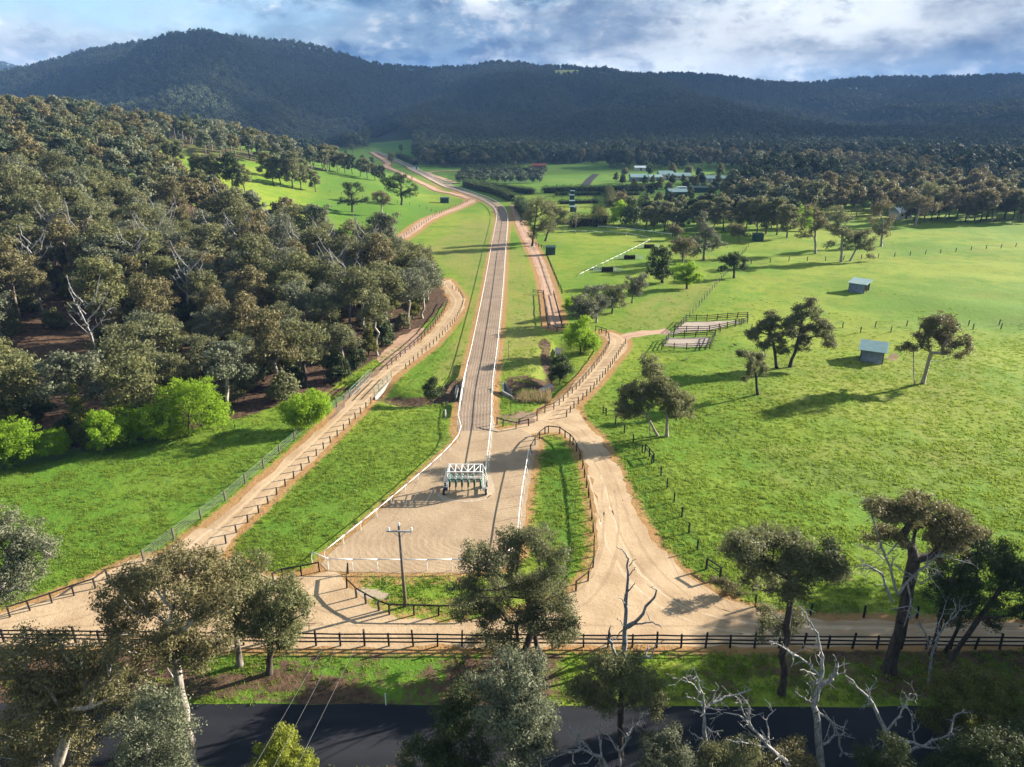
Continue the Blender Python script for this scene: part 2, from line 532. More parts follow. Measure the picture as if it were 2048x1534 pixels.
def terrain(x, y):
    x, y = np.asarray(x, float), np.asarray(y, float)
    d = np.maximum(y, 1.0)
    px = CX + F * x / col_z(d)
    h = np.zeros_like(d)
    # left hill
    D, B, hl = np.interp(px, _PX, T_LD), np.interp(px, _PX, T_LB), np.interp(px, _PX, T_LH)
    t = (d - B) / (D - B)
    up = np.sin(np.clip(t, 0, 1) * np.pi / 2) ** 1.35
    dn = np.where(d > D, np.cos(np.clip((d - D) / 300, 0, 1) * np.pi / 2) ** 2, 1)
    k = np.clip(px, 0, 1) * 0 + sstep(t / .25)
    h = h + hl * up * dn + hl / 40 * k * dn * 5.0 * (fbm(x / 70, y / 70, 11) - .5)
    # main ridge
    D, B, hr = np.interp(px, _PX, T_MD), np.interp(px, _PX, T_MB), np.interp(px, _PX, T_MH)
    t = (d - B) / (D - B)
    tc = np.clip(t, 0, 1)
    hm = hr * np.where(t > 1, np.maximum(1 - ((d - D) / 900) ** 2 * .55, -.3), tc ** 1.45)
    spur = (fbm(x / 330, y / 800, 3, 3) - .5) * 2
    hm = hm + hr * .85 * spur * tc ** .8 * (1 - np.exp(-((t - 1) / .28) ** 2))
    h = h + hm
    # gentle swells in the big right paddock
    edge = np.interp(d, [40, 57, 75, 100, 115, 130, 150, 180, 260, 330], [60, 30, 21, 17, 18, 27, 42, 55, 70, 90])
    sw = sstep((x - edge) / 14) * sstep((d - 52) / 14) * sstep((330 - d) / 60)
    h = h + sw * ((fbm(x / 42 + 3, y / 30, 77, 3) - .5) * 3.2)
    # a second, farther mountain that shows at the far left
    d2 = H - 4600 * np.tan(elev(np.interp(px, [-900, -300, 0, 40, 75, 130, 200], [150, 110, 124, 130, 142, 170, 230])))
    h2 = d2 * np.exp(-((d - 4600) / 800) ** 2)
    return np.maximum(h, np.where((px < 200) & (d > 3200), h2, -1e3))


def th(x, y):
    return float(terrain(np.array([x]), np.array([y]))[0])


cP, sP = math.cos(PITCH), math.sin(PITCH)
_T = np.concatenate([np.geomspace(20, 9000, 900)])


def ray(px, py):
    u, v = (px - CX) / F, (py - CY) / F
    return np.array([u, cP - v * sP, -sP - v * cP])


def G(px, py, z=None):
    """where the sight line through a photograph pixel meets the ground (or the level z)"""
    r = ray(px, py)
    if z is not None:
        t = (z - H) / r[2]
        return np.array([r[0] * t, r[1] * t, z])
    x, y, zz = r[0] * _T, r[1] * _T, H + r[2] * _T
    below = zz < terrain(x, y)
    i = int(np.argmax(below)) if below.any() else len(_T) - 1
    a, b = _T[max(i - 1, 0)], _T[i]
    for _ in range(14):
        m_ = (a + b) / 2
        if H + r[2] * m_ < th(r[0] * m_, r[1] * m_):
            b = m_
        else:
            a = m_
    return np.array([r[0] * b, r[1] * b, th(r[0] * b, r[1] * b)])


def GP(pts, z=None):
    return np.array([G(px, py, z) for px, py in pts])


def at_depth(px, py, y):
    """point on the sight line of a pixel at forward distance y"""
    r = ray(px, py)
    t = y / r[1]
    return np.array([r[0] * t, y, H + r[2] * t])


def smooth_line(p, step):
    """Catmull-Rom through the points, resampled at about step metres (xy only)"""
    p = np.asarray(p, float)[:, :2]
    q = np.vstack([2 * p[0] - p[1], p, 2 * p[-1] - p[-2]])
    out = []
    for i in range(1, len(q) - 2):
        p0, p1, p2, p3 = q[i - 1], q[i], q[i + 1], q[i + 2]
        n = max(2, int(np.linalg.norm(p2 - p1) / step))
        for t in np.arange(n) / n:
            out.append(.5 * (2 * p1 + (p2 - p0) * t + (2 * p0 - 5 * p1 + 4 * p2 - p3) * t * t + (3 * p1 - p0 - 3 * p2 + p3) * t ** 3))
    out.append(p[-1])
    return np.array(out)


def resample(p, step):
    p = np.asarray(p, float)[:, :2]
    s = np.concatenate([[0], np.cumsum(np.linalg.norm(np.diff(p, axis=0), axis=1))])
    n = max(1, int(round(s[-1] / step)))
    q = np.linspace(0, s[-1], n + 1)
    return np.stack([np.interp(q, s, p[:, 0]), np.interp(q, s, p[:, 1])], 1)


def inside(x, y, poly):
    """point in polygon, vectorised"""
    poly = np.asarray(poly)[:, :2]
    r = np.zeros(np.shape(x), bool)
    j = len(poly) - 1
    for i in range(len(poly)):
        xi, yi, xj, yj = *poly[i], *poly[j]
        if yi != yj:
            r ^= ((yi > y) != (yj > y)) & (x < (xj - xi) * (y - yi) / (yj - yi) + xi)
        j = i
    return r


def dist_line(x, y, line):
    best = np.full(np.shape(x), 1e9)
    for a, b in zip(line[:-1], line[1:]):
        ab = b - a
        L = max(ab @ ab, 1e-9)
        lo, hi = np.minimum(a, b) - 6, np.maximum(a, b) + 6
        s = (x > lo[0]) & (x < hi[0]) & (y > lo[1]) & (y < hi[1])
        if not s.any():
            continue
        xs, ys = x[s], y[s]
        t = np.clip(((xs - a[0]) * ab[0] + (ys - a[1]) * ab[1]) / L, 0, 1)
        best[s] = np.minimum(best[s], np.hypot(xs - a[0] - t * ab[0], ys - a[1] - t * ab[1]))
    return best


# ------------------------------------------------------------------ lines and areas of the place
TRACK = smooth_line(GP([(950, 862), (951, 828), (956, 773), (967, 715), (975, 664), (987, 582), (997, 500), (1003, 455), (1004, 433), (998, 419), (985, 408), (965, 398), (935, 387), (905, 376), (870, 359), (835, 342), (800, 325), (775, 314), (752, 304)]), 4)
LANE_L = smooth_line(GP([(440, 1060), (487, 1020), (540, 970), (600, 918), (662, 858), (700, 823), (731, 787), (762, 760), (786, 739), (810, 722), (844, 697), (871, 671), (899, 637), (915, 610), (914, 596), (905, 583), (890, 560)]), 1.5)
LANE_FAR = smooth_line(GP([(790, 487), (800, 478), (823, 463), (849, 444), (876, 431), (911, 418), (938, 406), (946, 399)]), 2)
LANE_FAR2 = smooth_line(GP([(940, 398), (928, 394), (902, 387), (876, 382), (858, 373), (838, 364), (815, 353), (788, 341), (771, 333), (776, 327), (764, 318), (744, 305)]), 3)
STRIP_R = smooth_line(GP([(818, 336), (832, 343), (858, 356), (884, 369), (905, 377)]), 3)
LOOP = smooth_line(GP([(911, 367), (880, 356), (862, 350), (857, 346), (870, 344), (907, 342), (960, 343)]), 3)
LANE_R = smooth_line(GP([(1085, 842), (1102, 829), (1142, 796), (1178, 761), (1211, 722), (1234, 694), (1233, 677), (1212, 667)]), 1.5)
LANE_YARD = smooth_line(GP([(1228, 684), (1254, 672), (1292, 666), (1340, 662)]), 1.5)
LANE_UP = smooth_line(GP([(1110, 655), (1104, 620), (1098, 590), (1088, 550), (1074, 515), (1056, 480), (1042, 450), (1036, 425), (1030, 410)]), 2)
ROAD_FAR = smooth_line(GP([(1170, 372), (1180, 360), (1192, 349)]), 3)
ROAD = smooth_line([(-150, 39.4), (-60, 39.6), (0, 39.4), (60, 39.0), (150, 38.0)], 4)

CHUTE_PX = [(925, 845), (921, 866), (912, 884), (865, 928), (795, 990), (745, 1035), (655, 1112), (640, 1130), (655, 1143), (800, 1146), (930, 1145), (1010, 1136), (1040, 1110), (1049, 1040), (1060, 960), (1068, 912), (1080, 885), (1062, 868), (1040, 858), (1000, 862), (980, 850), (960, 835)]
YARD_PX = [(-60, 1292), (-60, 1250), (30, 1215), (110, 1190), (205, 1146), (260, 1120), (330, 1108), (400, 1055), (470, 1058), (450, 1110), (500, 1140), (560, 1158), (640, 1144), (690, 1148), (700, 1178), (740, 1215), (800, 1232), (870, 1240), (960, 1238),
           (1040, 1225), (1120, 1195), (1180, 1150), (1196, 1105), (1192, 1020), (1182, 960), (1165, 905), (1145, 880), (1120, 862), (1060, 868), (1000, 860), (1040, 852), (1075, 838), (1120, 812), (1160, 820), (1160, 836), (1200, 872), (1232, 930), (1262, 1000), (1300, 1070), (1350, 1130), (1420, 1180), (1500, 1216), (1600, 1236), (1760, 1240), (2120, 1252), (2120, 1290), (1700, 1294), (1200, 1292), (600, 1296), (200, 1290)]
CHUTE = GP(CHUTE_PX)
YARD = GP(YARD_PX)
WOOD = GP([(-250, 970), (60, 905), (300, 880), (480, 836), (560, 812), (650, 778), (745, 722), (800, 690), (860, 640), (893, 605), (895, 590), (870, 565), (840, 552), (790, 548), (700, 540), (645, 522), (600, 502), (545, 482), (470, 465), (430, 440), (380, 405), (330, 380), (230, 352), (100, 340), (-250, 340)])
WOOD_UP = GP([(-250, 338), (80, 338), (100, 322), (150, 322), (165, 335), (300, 345), (325, 300), (338, 284), (400, 330), (420, 325), (520, 330), (640, 345), (690, 343), (600, 327), (520, 303), (450, 287), (330, 271), (150, 233), (0, 229), (-250, 220)])

rows = [-6.0, 0.5, 4, 8, 12]
rows += list(H / np.tan(elev(np.arange(2300, 318, -3.4))))
rows += list(np.geomspace(rows[-1] * 1.012, 6500, 150))
rows = np.array(rows)
cols = np.concatenate([np.arange(-4200, -240, 180), np.arange(-200, 2252, 4.9), np.arange(2300, 6200, 180)])
gy, gc = np.meshgrid(rows, cols, indexing='ij')
gx = (gc - CX) / F * col_z(gy)
gz = terrain(gx, gy)
nr, nc = gy.shape
zone = np.zeros((nr, nc, 4))
near = gy < 1100
litter = np.zeros((nr, nc))
litter[inside(gx, gy, GP([(-400, 1302), (2400, 1302), (2400, 1412), (-400, 1412)]))] = .44
litter[inside(gx, gy, WOOD)] = 1
litter[inside(gx, gy, WOOD_UP)] = .55
for poly, a in (([(-60, 1296), (300, 1300), (480, 1380), (300, 1410), (-60, 1420)], .75), ([(430, 1345), (640, 1350), (830, 1340), (920, 1300), (1010, 1310), (1010, 1420), (430, 1405)], .62),
                ([(1640, 1300), (2200, 1300), (2200, 1400), (1700, 1395)], .62), ([(1000, 1310), (1130, 1300), (1130, 1390), (1000, 1400)], .55), ([(-300, 1500), (2300, 1495), (2300, 2200), (-300, 2200)], .6)):
    litter[inside(gx, gy, GP(poly))] = a
for poly in ([(1078, 675), (1098, 678), (1104, 720), (1100, 755), (1086, 735), (1080, 705)], [(1005, 757), (1050, 750), (1095, 750), (1085, 775), (1015, 774)], [(880, 770), (918, 752), (920, 800), (850, 806), (780, 800), (690, 795), (690, 780), (780, 785), (850, 790)]):
    litter[inside(gx, gy, GP(poly))] = .95
dry = np.zeros((nr, nc))
pale = np.zeros((nr, nc))
lush = np.zeros((nr, nc))
for line, w, s in ((TRACK, 2.7, 2.3), (LANE_L, 1.9, 2.4), (LANE_FAR, 2.6, 3.5), (LANE_FAR2, 3.0, 3.5), (STRIP_R, 2.8, 3), (LANE_R, 2.0, 2.3), (LANE_UP, 1.9, 2.6)):
    dd = dist_line(gx, gy, line)
    dry = np.maximum(dry, .85 * sstep(1 - (dd - w) / s))
for poly in (CHUTE, YARD):
    dd = dist_line(gx, gy, np.vstack([poly, poly[:1]])[:, :2])
    dry = np.maximum(dry, .75 * sstep(1 - dd / 2.6))
for poly, a in (([(680, 1150), (1000, 1150), (1000, 1172), (700, 1172)], .55), ([(700, 1195), (1000, 1195), (1000, 1245), (760, 1240)], .5), ([(560, 1140), (700, 1140), (740, 1200), (620, 1190)], .8), ([(1085, 870), (1120, 866), (1150, 900), (1180, 1000), (1190, 1120), (1165, 1170), (1150, 1175), (1168, 1100), (1162, 1000), (1150, 930), (1130, 885)], .62)):
    dry[inside(gx, gy, GP(poly))] = a
for poly, a in (([(1000, 500), (1050, 500), (1085, 690), (1090, 760), (1010, 740)], .75), ([(850, 500), (930, 440), (990, 440), (975, 500), (930, 760), (860, 770), (930, 640), (930, 560)], .8), ([(1215, 660), (1300, 590), (1440, 560), (1340, 655)], .65), ([(1440, 700), (1600, 720), (2000, 700), (1900, 850), (1500, 830)], .35), ([(1500, 900), (1850, 850), (2048, 900), (1900, 1000), (1550, 980)], .3)):
    pale[inside(gx, gy, GP(poly))] = a
for poly, a in (([(-250, 960), (560, 845), (640, 850), (280, 1110), (-250, 1190)], .45), ([(470, 1120), (700, 870), (905, 810), (900, 880), (620, 1110)], .55), ([(1080, 880), (1140, 890), (1168, 1100), (1140, 1165), (1080, 1165)], .95), ([(1200, 840), (1260, 880), (1440, 1140), (1400, 1150), (1290, 1040)], .8), ([(600, 560), (800, 480), (900, 420), (740, 350), (640, 345)], .75), ([(950, 420), (1010, 500), (870, 640), (940, 720), (820, 790), (810, 720), (925, 600)], .4), ([(400, 1300), (880, 1300), (880, 1350), (400, 1350)], .7)):
    lush[inside(gx, gy, GP(poly))] = a
lush = np.where((gy > 900) & (gz > 2), 1.0, lush)
for k_, arr in enumerate((litter, dry, pale, lush)):
    for _ in range((5, 2, 6, 6)[k_]):      # feather the borders
        arr[1:-1, 1:-1] = (arr[1:-1, 1:-1] * 2 + arr[:-2, 1:-1] + arr[2:, 1:-1] + arr[1:-1, :-2] + arr[1:-1, 2:]) / 6
    zone[..., k_] = arr
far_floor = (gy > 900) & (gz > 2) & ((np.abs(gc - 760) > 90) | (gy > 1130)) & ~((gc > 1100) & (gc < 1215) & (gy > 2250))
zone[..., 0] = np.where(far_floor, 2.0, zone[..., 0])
zone[..., 2] = np.where((gc > 1090) & (gc < 1225) & (gy > 2200) & (gy < 2700), .9, zone[..., 2])
zone[..., 3] = np.where(gy > 420, np.maximum(zone[..., 3], .8), zone[..., 3])
# a shallow creek bed where the culverts run under the tracks
CREEK = smooth_line(GP([(1120, 690), (1106, 715), (1098, 745), (1096, 772), (1070, 790), (1030, 785), (1005, 775)]), 1.0)
CREEK_L = smooth_line(GP([(918, 770), (895, 790), (850, 800), (790, 795), (745, 775), (700, 770), (640, 790)]), 1.0)
for ln, dp, w in ((CREEK, .9, 2.3), (CREEK_L, 1.0, 2.4)):
    dd = dist_line(gx, gy, ln)
    gz = gz - dp * np.exp(-(dd / w) ** 2)
    zone[..., 0] = np.maximum(zone[..., 0], .62 * np.exp(-(dd / (w * .8)) ** 2))
idx = np.arange(nr * nc).reshape(nr, nc)
quads = np.stack([idx[:-1, :-1], idx[:-1, 1:], idx[1:, 1:], idx[1:, :-1]], -1).reshape(-1, 4)
me = mesh_np('ground', np.stack([gx, gy, gz], -1), quads, mats=[M['ground']], smooth=True)
me.color_attributes.new('zone', 'FLOAT_COLOR', 'POINT').data.foreach_set('color', zone.astype(np.float32).ravel())
tag(link('ground', me), kind='structure')


def off(x, y, base):
    return terrain(x, y) + base + np.maximum(np.asarray(y) - 230, 0) * .0009


def ribbon(name, line, w, mat, base=.008, jit=.0, nacross=4, w2=None, kind='structure', label=None):
    """a strip of surface laid along a line"""
    line = np.asarray(line)[:, :2]
    t = np.gradient(line, axis=0)
    t /= np.linalg.norm(t, axis=1)[:, None]
    nrm = np.stack([t[:, 1], -t[:, 0]], 1)
    s = np.concatenate([[0], np.cumsum(np.linalg.norm(np.diff(line, axis=0), axis=1))])
    wl = np.full(len(line), w / 2.) if w2 is None else np.interp(s, [0, s[-1]], [w / 2., w2 / 2.])
    rng = np.random.default_rng(len(name) * 7 + len(line))
    jl, jr = [(vnoise(s * .7, s * 0 + k_, 5) - .5) * 2 * jit + (vnoise(s * 2.1, s * 0 + k_ + 9, 6) - .5) * jit for k_ in (0, 5)]
    V, UV = [], []
    for k_ in range(nacross + 1):
        f = k_ / nacross * 2 - 1
        o_ = f * (wl + (jl if f < 0 else jr) * abs(f))
        p = line + nrm * o_[:, None]
        V.append(np.column_stack([p, off(p[:, 0], p[:, 1], base)]))
        UV.append(np.column_stack([o_, s]))
    V, UV = np.stack(V, 1), np.stack(UV, 1)
    n, k_ = V.shape[:2]
    ii = np.arange(n * k_).reshape(n, k_)
    q = np.stack([ii[:-1, :-1], ii[:-1, 1:], ii[1:, 1:], ii[1:, :-1]], -1).reshape(-1, 4)
    return tag(link(name, mesh_np(name, V, q, mats=[mat], smooth=True, uv=UV.reshape(-1, 2))), kind=kind)


def patch(name, pts, mat, base=.004, jit=.35, step=.7, kind='structure'):
    """a flat area with a ragged border"""
    p = resample(np.vstack([pts, pts[:1]]), step)[:-1]
    c = np.roll(p, -1, 0) - np.roll(p, 1, 0)
    c /= np.linalg.norm(c, axis=1)[:, None] + 1e-9
    j = ((vnoise(p[:, 0] * .5, p[:, 1] * .5, 2) - .5) * 2 + (vnoise(p[:, 0] * 1.9, p[:, 1] * 1.9, 4) - .5)) * jit
    p = p + np.stack([c[:, 1], -c[:, 0]], 1) * j[:, None]
    me_ = bpy.data.meshes.new(name)
    z = off(p[:, 0], p[:, 1], base)
    me_.from_pydata([(a, b, c_) for (a, b), c_ in zip(p, z)], [], [tuple(range(len(p)))])
    if me_.polygons[0].normal.z < 0:
        me_.flip_normals()
    me_.materials.append(mat)
    return tag(link(name, me_), kind=kind)


patch('dirt_yard', YARD, M['dirt'], .004, .45)
patch('sand_chute', CHUTE, M['chute'], .024, .12)
ribbon('gallop_track', TRACK, 5.0, M['track'], .028, .05, 6)
ribbon('dirt_lane', LANE_L, 3.5, M['lane'], .020, .35)
ribbon('dirt_lane', LANE_FAR, 4.2, M['lanep'], .008, .5)
ribbon('dirt_lane', LANE_FAR2, 4.6, M['lanep'], .02, .6, w2=6)
ribbon('dirt_lane', STRIP_R, 5.5, M['apron'], .02, .5)
ribbon('dirt_lane', LOOP, 5.0, M['lanep'], .02, .5)
ribbon('dirt_lane', LANE_R, 3.6, M['lane'], .020, .35)
ribbon('dirt_lane', LANE_YARD, 3.0, M['lanep'], .006, .5, w2=4)
ribbon('dirt_lane', LANE_UP, 3.0, M['lanep'], .008, .3, w2=4.8)
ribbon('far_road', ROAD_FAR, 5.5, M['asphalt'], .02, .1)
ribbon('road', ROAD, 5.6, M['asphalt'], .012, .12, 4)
M['rut'] = mat_sand('wheel worn dirt', (.305, .213, .128), (.385, .278, .173))
M['rutpale'] = mat_sand('dusty wheel line', (.44, .33, .215), (.49, .375, .25))
for k_, (pp, mm) in enumerate((([(-40, 1268), (300, 1262), (700, 1262), (1050, 1262), (1500, 1266), (2100, 1272)], 'rut'), ([(2100, 1266), (1600, 1255), (1420, 1222), (1320, 1160), (1262, 1080), (1232, 1000), (1205, 930), (1160, 868), (1120, 845)], 'rut'), ([(2100, 1275), (1560, 1262), (1380, 1230), (1290, 1175), (1240, 1110), (1215, 1040), (1190, 950)], 'rutpale'),
                               ([(900, 1258), (1060, 1245), (1150, 1205), (1205, 1140), (1222, 1060), (1215, 980)], 'rut'), ([(-20, 1262), (160, 1225), (280, 1170), (370, 1105), (450, 1050)], 'rut'), ([(520, 1250), (400, 1215), (360, 1160), (400, 1090), (455, 1045)], 'rutpale'), ([(690, 1245), (620, 1225), (590, 1190), (620, 1160)], 'rut'))):
    ln = smooth_line(GP(pp), .8)
    for sg in (-.78, .78):
        t_ = np.gradient(ln, axis=0)
        t_ /= np.linalg.norm(t_, axis=1)[:, None]
        ribbon('wheel_rut', ln + np.stack([t_[:, 1], -t_[:, 0]], 1) * sg, .26, M[mm], .006 + .001 * k_, .14, 2)
patch('grit_apron', GP([(982, 830), (992, 848), (985, 870), (981, 940), (990, 985), (975, 1000), (968, 985), (974, 930), (978, 880)]), M['apron'], .034, .15)
patch('grit_apron', GP([(872, 985), (900, 999), (960, 1000), (985, 988), (978, 998), (940, 1006), (890, 1004)]), M['apron'], .034, .25)
patch('bare_ground', GP([(750, 720), (800, 672), (850, 652), (835, 690), (780, 735)]), M['lanep'], .005, .5)
patch('bare_ground', GP([(690, 790), (745, 740), (770, 730), (760, 755), (715, 795), (660, 840)]), M['bare'], .005, .5)
patch('dirt_lane', GP([(1000, 832), (1040, 822), (1080, 826), (1070, 846), (1030, 850), (1004, 846)]), M['bare'], .008, .3)
for k_, pp in enumerate(([(1340, 668), (1352, 656), (1372, 644), (1468, 641), (1480, 645), (1440, 656), (1412, 661)], [(1330, 692), (1338, 676), (1420, 674), (1416, 692), (1370, 694)])):
    patch('sand_yard', GP(pp), M['yard'], .008, .3)
patch('creek_water', GP([(1078, 772), (1100, 762), (1112, 770), (1100, 785), (1080, 784)]), M['water'], -.45, .25)
patch('creek_water', GP([(1112, 690), (1124, 694), (1120, 708), (1110, 704)]), M['water'], -.35, .15)
patch("bare_ground", GP([(1768, 716), (1790, 706), (1800, 714), (1785, 722)]), M["bare"], .02, .3)
patch('bare_ground', GP([(712, 1180), (760, 1176), (790, 1185), (775, 1200), (740, 1198)]), M['apron'], .004, .5)


# ------------------------------------------------------------------ plants
def unit(v):
    return v / (np.linalg.norm(v, axis=-1, keepdims=True) + 1e-9)


def tubes(A, B, ra, rb, n=6):
    A, B, ra, rb = [np.asarray(k, float) for k in (A, B, ra, rb)]
    t = unit(B - A)
    ref = np.where(np.abs(t[:, 2:3]) < .9, [[0., 0, 1]], [[1., 0, 0]])
    u = unit(np.cross(t, ref))
    w = np.cross(t, u)
    an = np.arange(n) * 2 * np.pi / n
    ring = np.cos(an)[None, :, None] * u[:, None] + np.sin(an)[None, :, None] * w[:, None]
    V = np.concatenate([A[:, None] + ring * ra[:, None, None], B[:, None] + ring * rb[:, None, None]], 1)
    k = np.arange(n)
    f = np.stack([k, (k + 1) % n, n + (k + 1) % n, n + k], 1)
    Q = (np.arange(len(A)) * 2 * n)[:, None, None] + f[None]
    return V.reshape(-1, 3), Q.reshape(-1, 4)


def skeleton(rng, roots, targets, trunk_r, tip_r=.025, bow=.12, step=1.3, fork=.35, wob=.10):
    """limbs that grow from the stems to every target; returns the segments and their radii"""
    P, par = [], []
    forks = []
    for (b, top) in roots:
        b, top = np.array(b, float), np.array(top, float)
        n = max(3, int(np.linalg.norm(top - b) / step))
        last = -1
        L = np.linalg.norm(top - b)
        for i in range(n + 1):
            t = i / n
            p = b + (top - b) * t + (rng.normal(size=3) * [1, 1, .2]) * wob * math.sin(min(1, t * 1.2) * math.pi) * L * .12
            P.append(p)
            par.append(last)
            last = len(P) - 1
            if t >= fork:
                forks.append(last)
    avail = list(forks)
    base0 = np.array([r_[0] for r_ in roots])
    order = np.argsort([np.min(np.linalg.norm(np.array(P)[forks] - t, axis=1)) for t in targets])
    depth = {i: 0.0 for i in avail}
    for ti in order:
        t = np.asarray(targets[ti], float)
        Q = np.array([P[i] for i in avail])
        dv = t - Q
        dist = np.linalg.norm(dv, axis=1)
        down = np.maximum(0, .15 - dv[:, 2] / (dist + 1e-6)) * dist * 1.3
        cost = dist + down + .35 * np.array([depth[i] for i in avail])
        j = avail[int(np.argmin(cost))]
        a = P[j]
        L = np.linalg.norm(t - a)
        n = max(1, int(round(L / step)))
        last = j
        sag = np.array([0, 0, -L * bow]) + rng.normal(size=3) * L * .07
        for i in range(1, n + 1):
            f = i / n
            p = a + (t - a) * f + sag * math.sin(f * math.pi) + rng.normal(size=3) * (wob * step * .35 if i < n else 0)
            P.append(p)
            par.append(last)
            depth[len(P) - 1] = depth[j] + L * f
            last = len(P) - 1
            avail.append(last)
    n = len(P)
    r2 = np.full(n, 0.0)
    child = np.zeros(n, int)
    e = 2.1
    for i in range(n - 1, -1, -1):
        if child[i] == 0:
            r2[i] += tip_r ** e
        if par[i] >= 0:
            r2[par[i]] += r2[i]
            child[par[i]] += 1
    r = r2 ** (1 / e)
    rb = max(r[i] for i in range(n) if par[i] < 0)
    r = tip_r + (r - tip_r) * max((trunk_r - tip_r) / max(rb - tip_r, 1e-3), .2)
    P, par = np.array(P), np.array(par)
    s = par >= 0
    A, B = P[par[s]], P[s]
    big = {}
    for i in range(n):
        if par[i] >= 0 and (par[i] not in big or r[i] > r[big[par[i]]]):
            big[par[i]] = i
    lead = np.array([big[par[i]] == i for i in range(n) if par[i] >= 0])
    ra, rb_ = np.where(lead, r[par[s]], np.minimum(r[par[s]], r[s] * 1.35)), r[s]
    base = np.array([par[p] < 0 for p in par[s]])
    ra = np.where(base, ra * 1.45, ra)          # flare at the foot
    return A, B, ra, rb_


def leaf_quads(rng, C, RC, n_tot, size, aspect=.5, flat=.72, up=.35, hollow=.5):
    """leaf-sized rhombs round the clump centres C with radii RC"""
    C, RC = np.asarray(C, float), np.asarray(RC, float)
    w = RC ** 2
    k = rng.choice(len(C), n_tot, p=w / w.sum())
    d = unit(rng.normal(size=(n_tot, 3)) + [0, 0, up])
    rr = hollow + (1.32 - hollow) * rng.random(n_tot) ** 1.15
    p = C[k] + d * (RC[k] * rr)[:, None] * [1, 1, flat]
    nrm = unit(d + rng.normal(size=(n_tot, 3)) * .55 + [0, 0, .15])
    t = unit(np.cross(nrm, rng.normal(size=(n_tot, 3))) + [0, 0, -.35])
    b = np.cross(nrm, t)
    s = size * (.6 + .8 * rng.random(n_tot))
    t, b = t * (s / 2)[:, None], b * (s * aspect / 2)[:, None]
    V = np.stack([p - t, p + b, p + t, p - b], 1)
    tint = np.clip(.12 + .5 * rng.random(n_tot) + .38 * (rng.random(len(C))[k] - .3) + .12 * d[:, 2], 0, 1)  # random by leaf and clump; clump tops painted slightly lighter
    return V.reshape(-1, 3), np.arange(n_tot * 4).reshape(-1, 4), np.repeat(tint, 4)


def clumps(rng, lobes, cr, dens=1.0):
    """clump centres inside the crown's lobes: lobes are (x, y, z, r)"""
    C, RC = [], []
    for (x, y, z, r) in lobes:
        n = max(2, int(5.5 * dens * (r / cr / 1.9) ** 1.9))
        for _ in range(n):
            for _t in range(8):
                d = rng.normal(size=3)
                d /= np.linalg.norm(d)
                d[2] = d[2] * .8 + .12
                p = np.array([x, y, z]) + d * r * (.30 + .48 * rng.random() ** .6) * [1, 1, .85]
                if all(np.linalg.norm(p - c) > cr * .75 for c in C[-24:]):
                    break
            C.append(p)
            RC.append(cr * (.7 + .6 * rng.random()))
    return C, RC


def tree_meshes(name, seed, lobes, roots, trunk_r, leaves, size, cr, bark, leaf, dens=1., twigs=0, aspect=.5, flat=.72, bow=.1, sides=6, one=False, tip=.025, hollow=.35, fork=.35, wob=.1):
    rng = np.random.default_rng(seed)
    C, RC = clumps(rng, lobes, cr, dens)
    T_ = list(C)
    A, B, ra, rb = skeleton(rng, roots, T_, trunk_r, tip, bow, fork=fork, wob=wob)
    tv, tq = tubes(A, B, ra, rb, sides)
    lv, lq, lt = leaf_quads(rng, C, RC, leaves, size, aspect, flat, hollow=hollow)
    if one:
        return mesh_np(name, np.vstack([tv, lv]), np.vstack([tq, lq + len(tv)]), mats=[bark, leaf],
                       midx=np.concatenate([np.zeros(len(tq)), np.ones(len(lq))]), tint=np.concatenate([np.full(len(tv), .5), lt]))
    return (mesh_np(name + ' trunk', tv, tq, mats=[bark], smooth=True), mesh_np(name + ' crown', lv, lq, mats=[leaf], tint=lt))


def generic_lobes(rng, h, w, base, n, r):
    """a crown of n lobes between base*h and h, about w wide"""
    out = []
    for i in range(n):
        a = i * 2.4 + rng.random() * .8
        f = (i + .5) / n
        z = h * (base + (1 - base) * (.25 + .62 * f)) - r * .25
        q = (w / 2 - r * .8) * math.sqrt(max(0.05, 1 - (f * 1.02 - .25) ** 2 * 1.1)) * (.55 + .5 * rng.random()) * (1 if i < n - 1 else .25)
        out.append((math.cos(a) * q, math.sin(a) * q, z, r * (.8 + .4 * rng.random())))
    return out


def put_tree(name, label, meshes, loc, group=None, rz=0., s=1., cat='tree', foliage='crown', stem='trunk', sz=None):
    e = thing(name, label, cat, loc, group, rz)
    e.scale = (s, s, sz or s)
    if meshes[0]:
        link(stem, meshes[0], e)
    if meshes[1]:
        link(foliage, meshes[1], e)
    return e


SEED = [100]


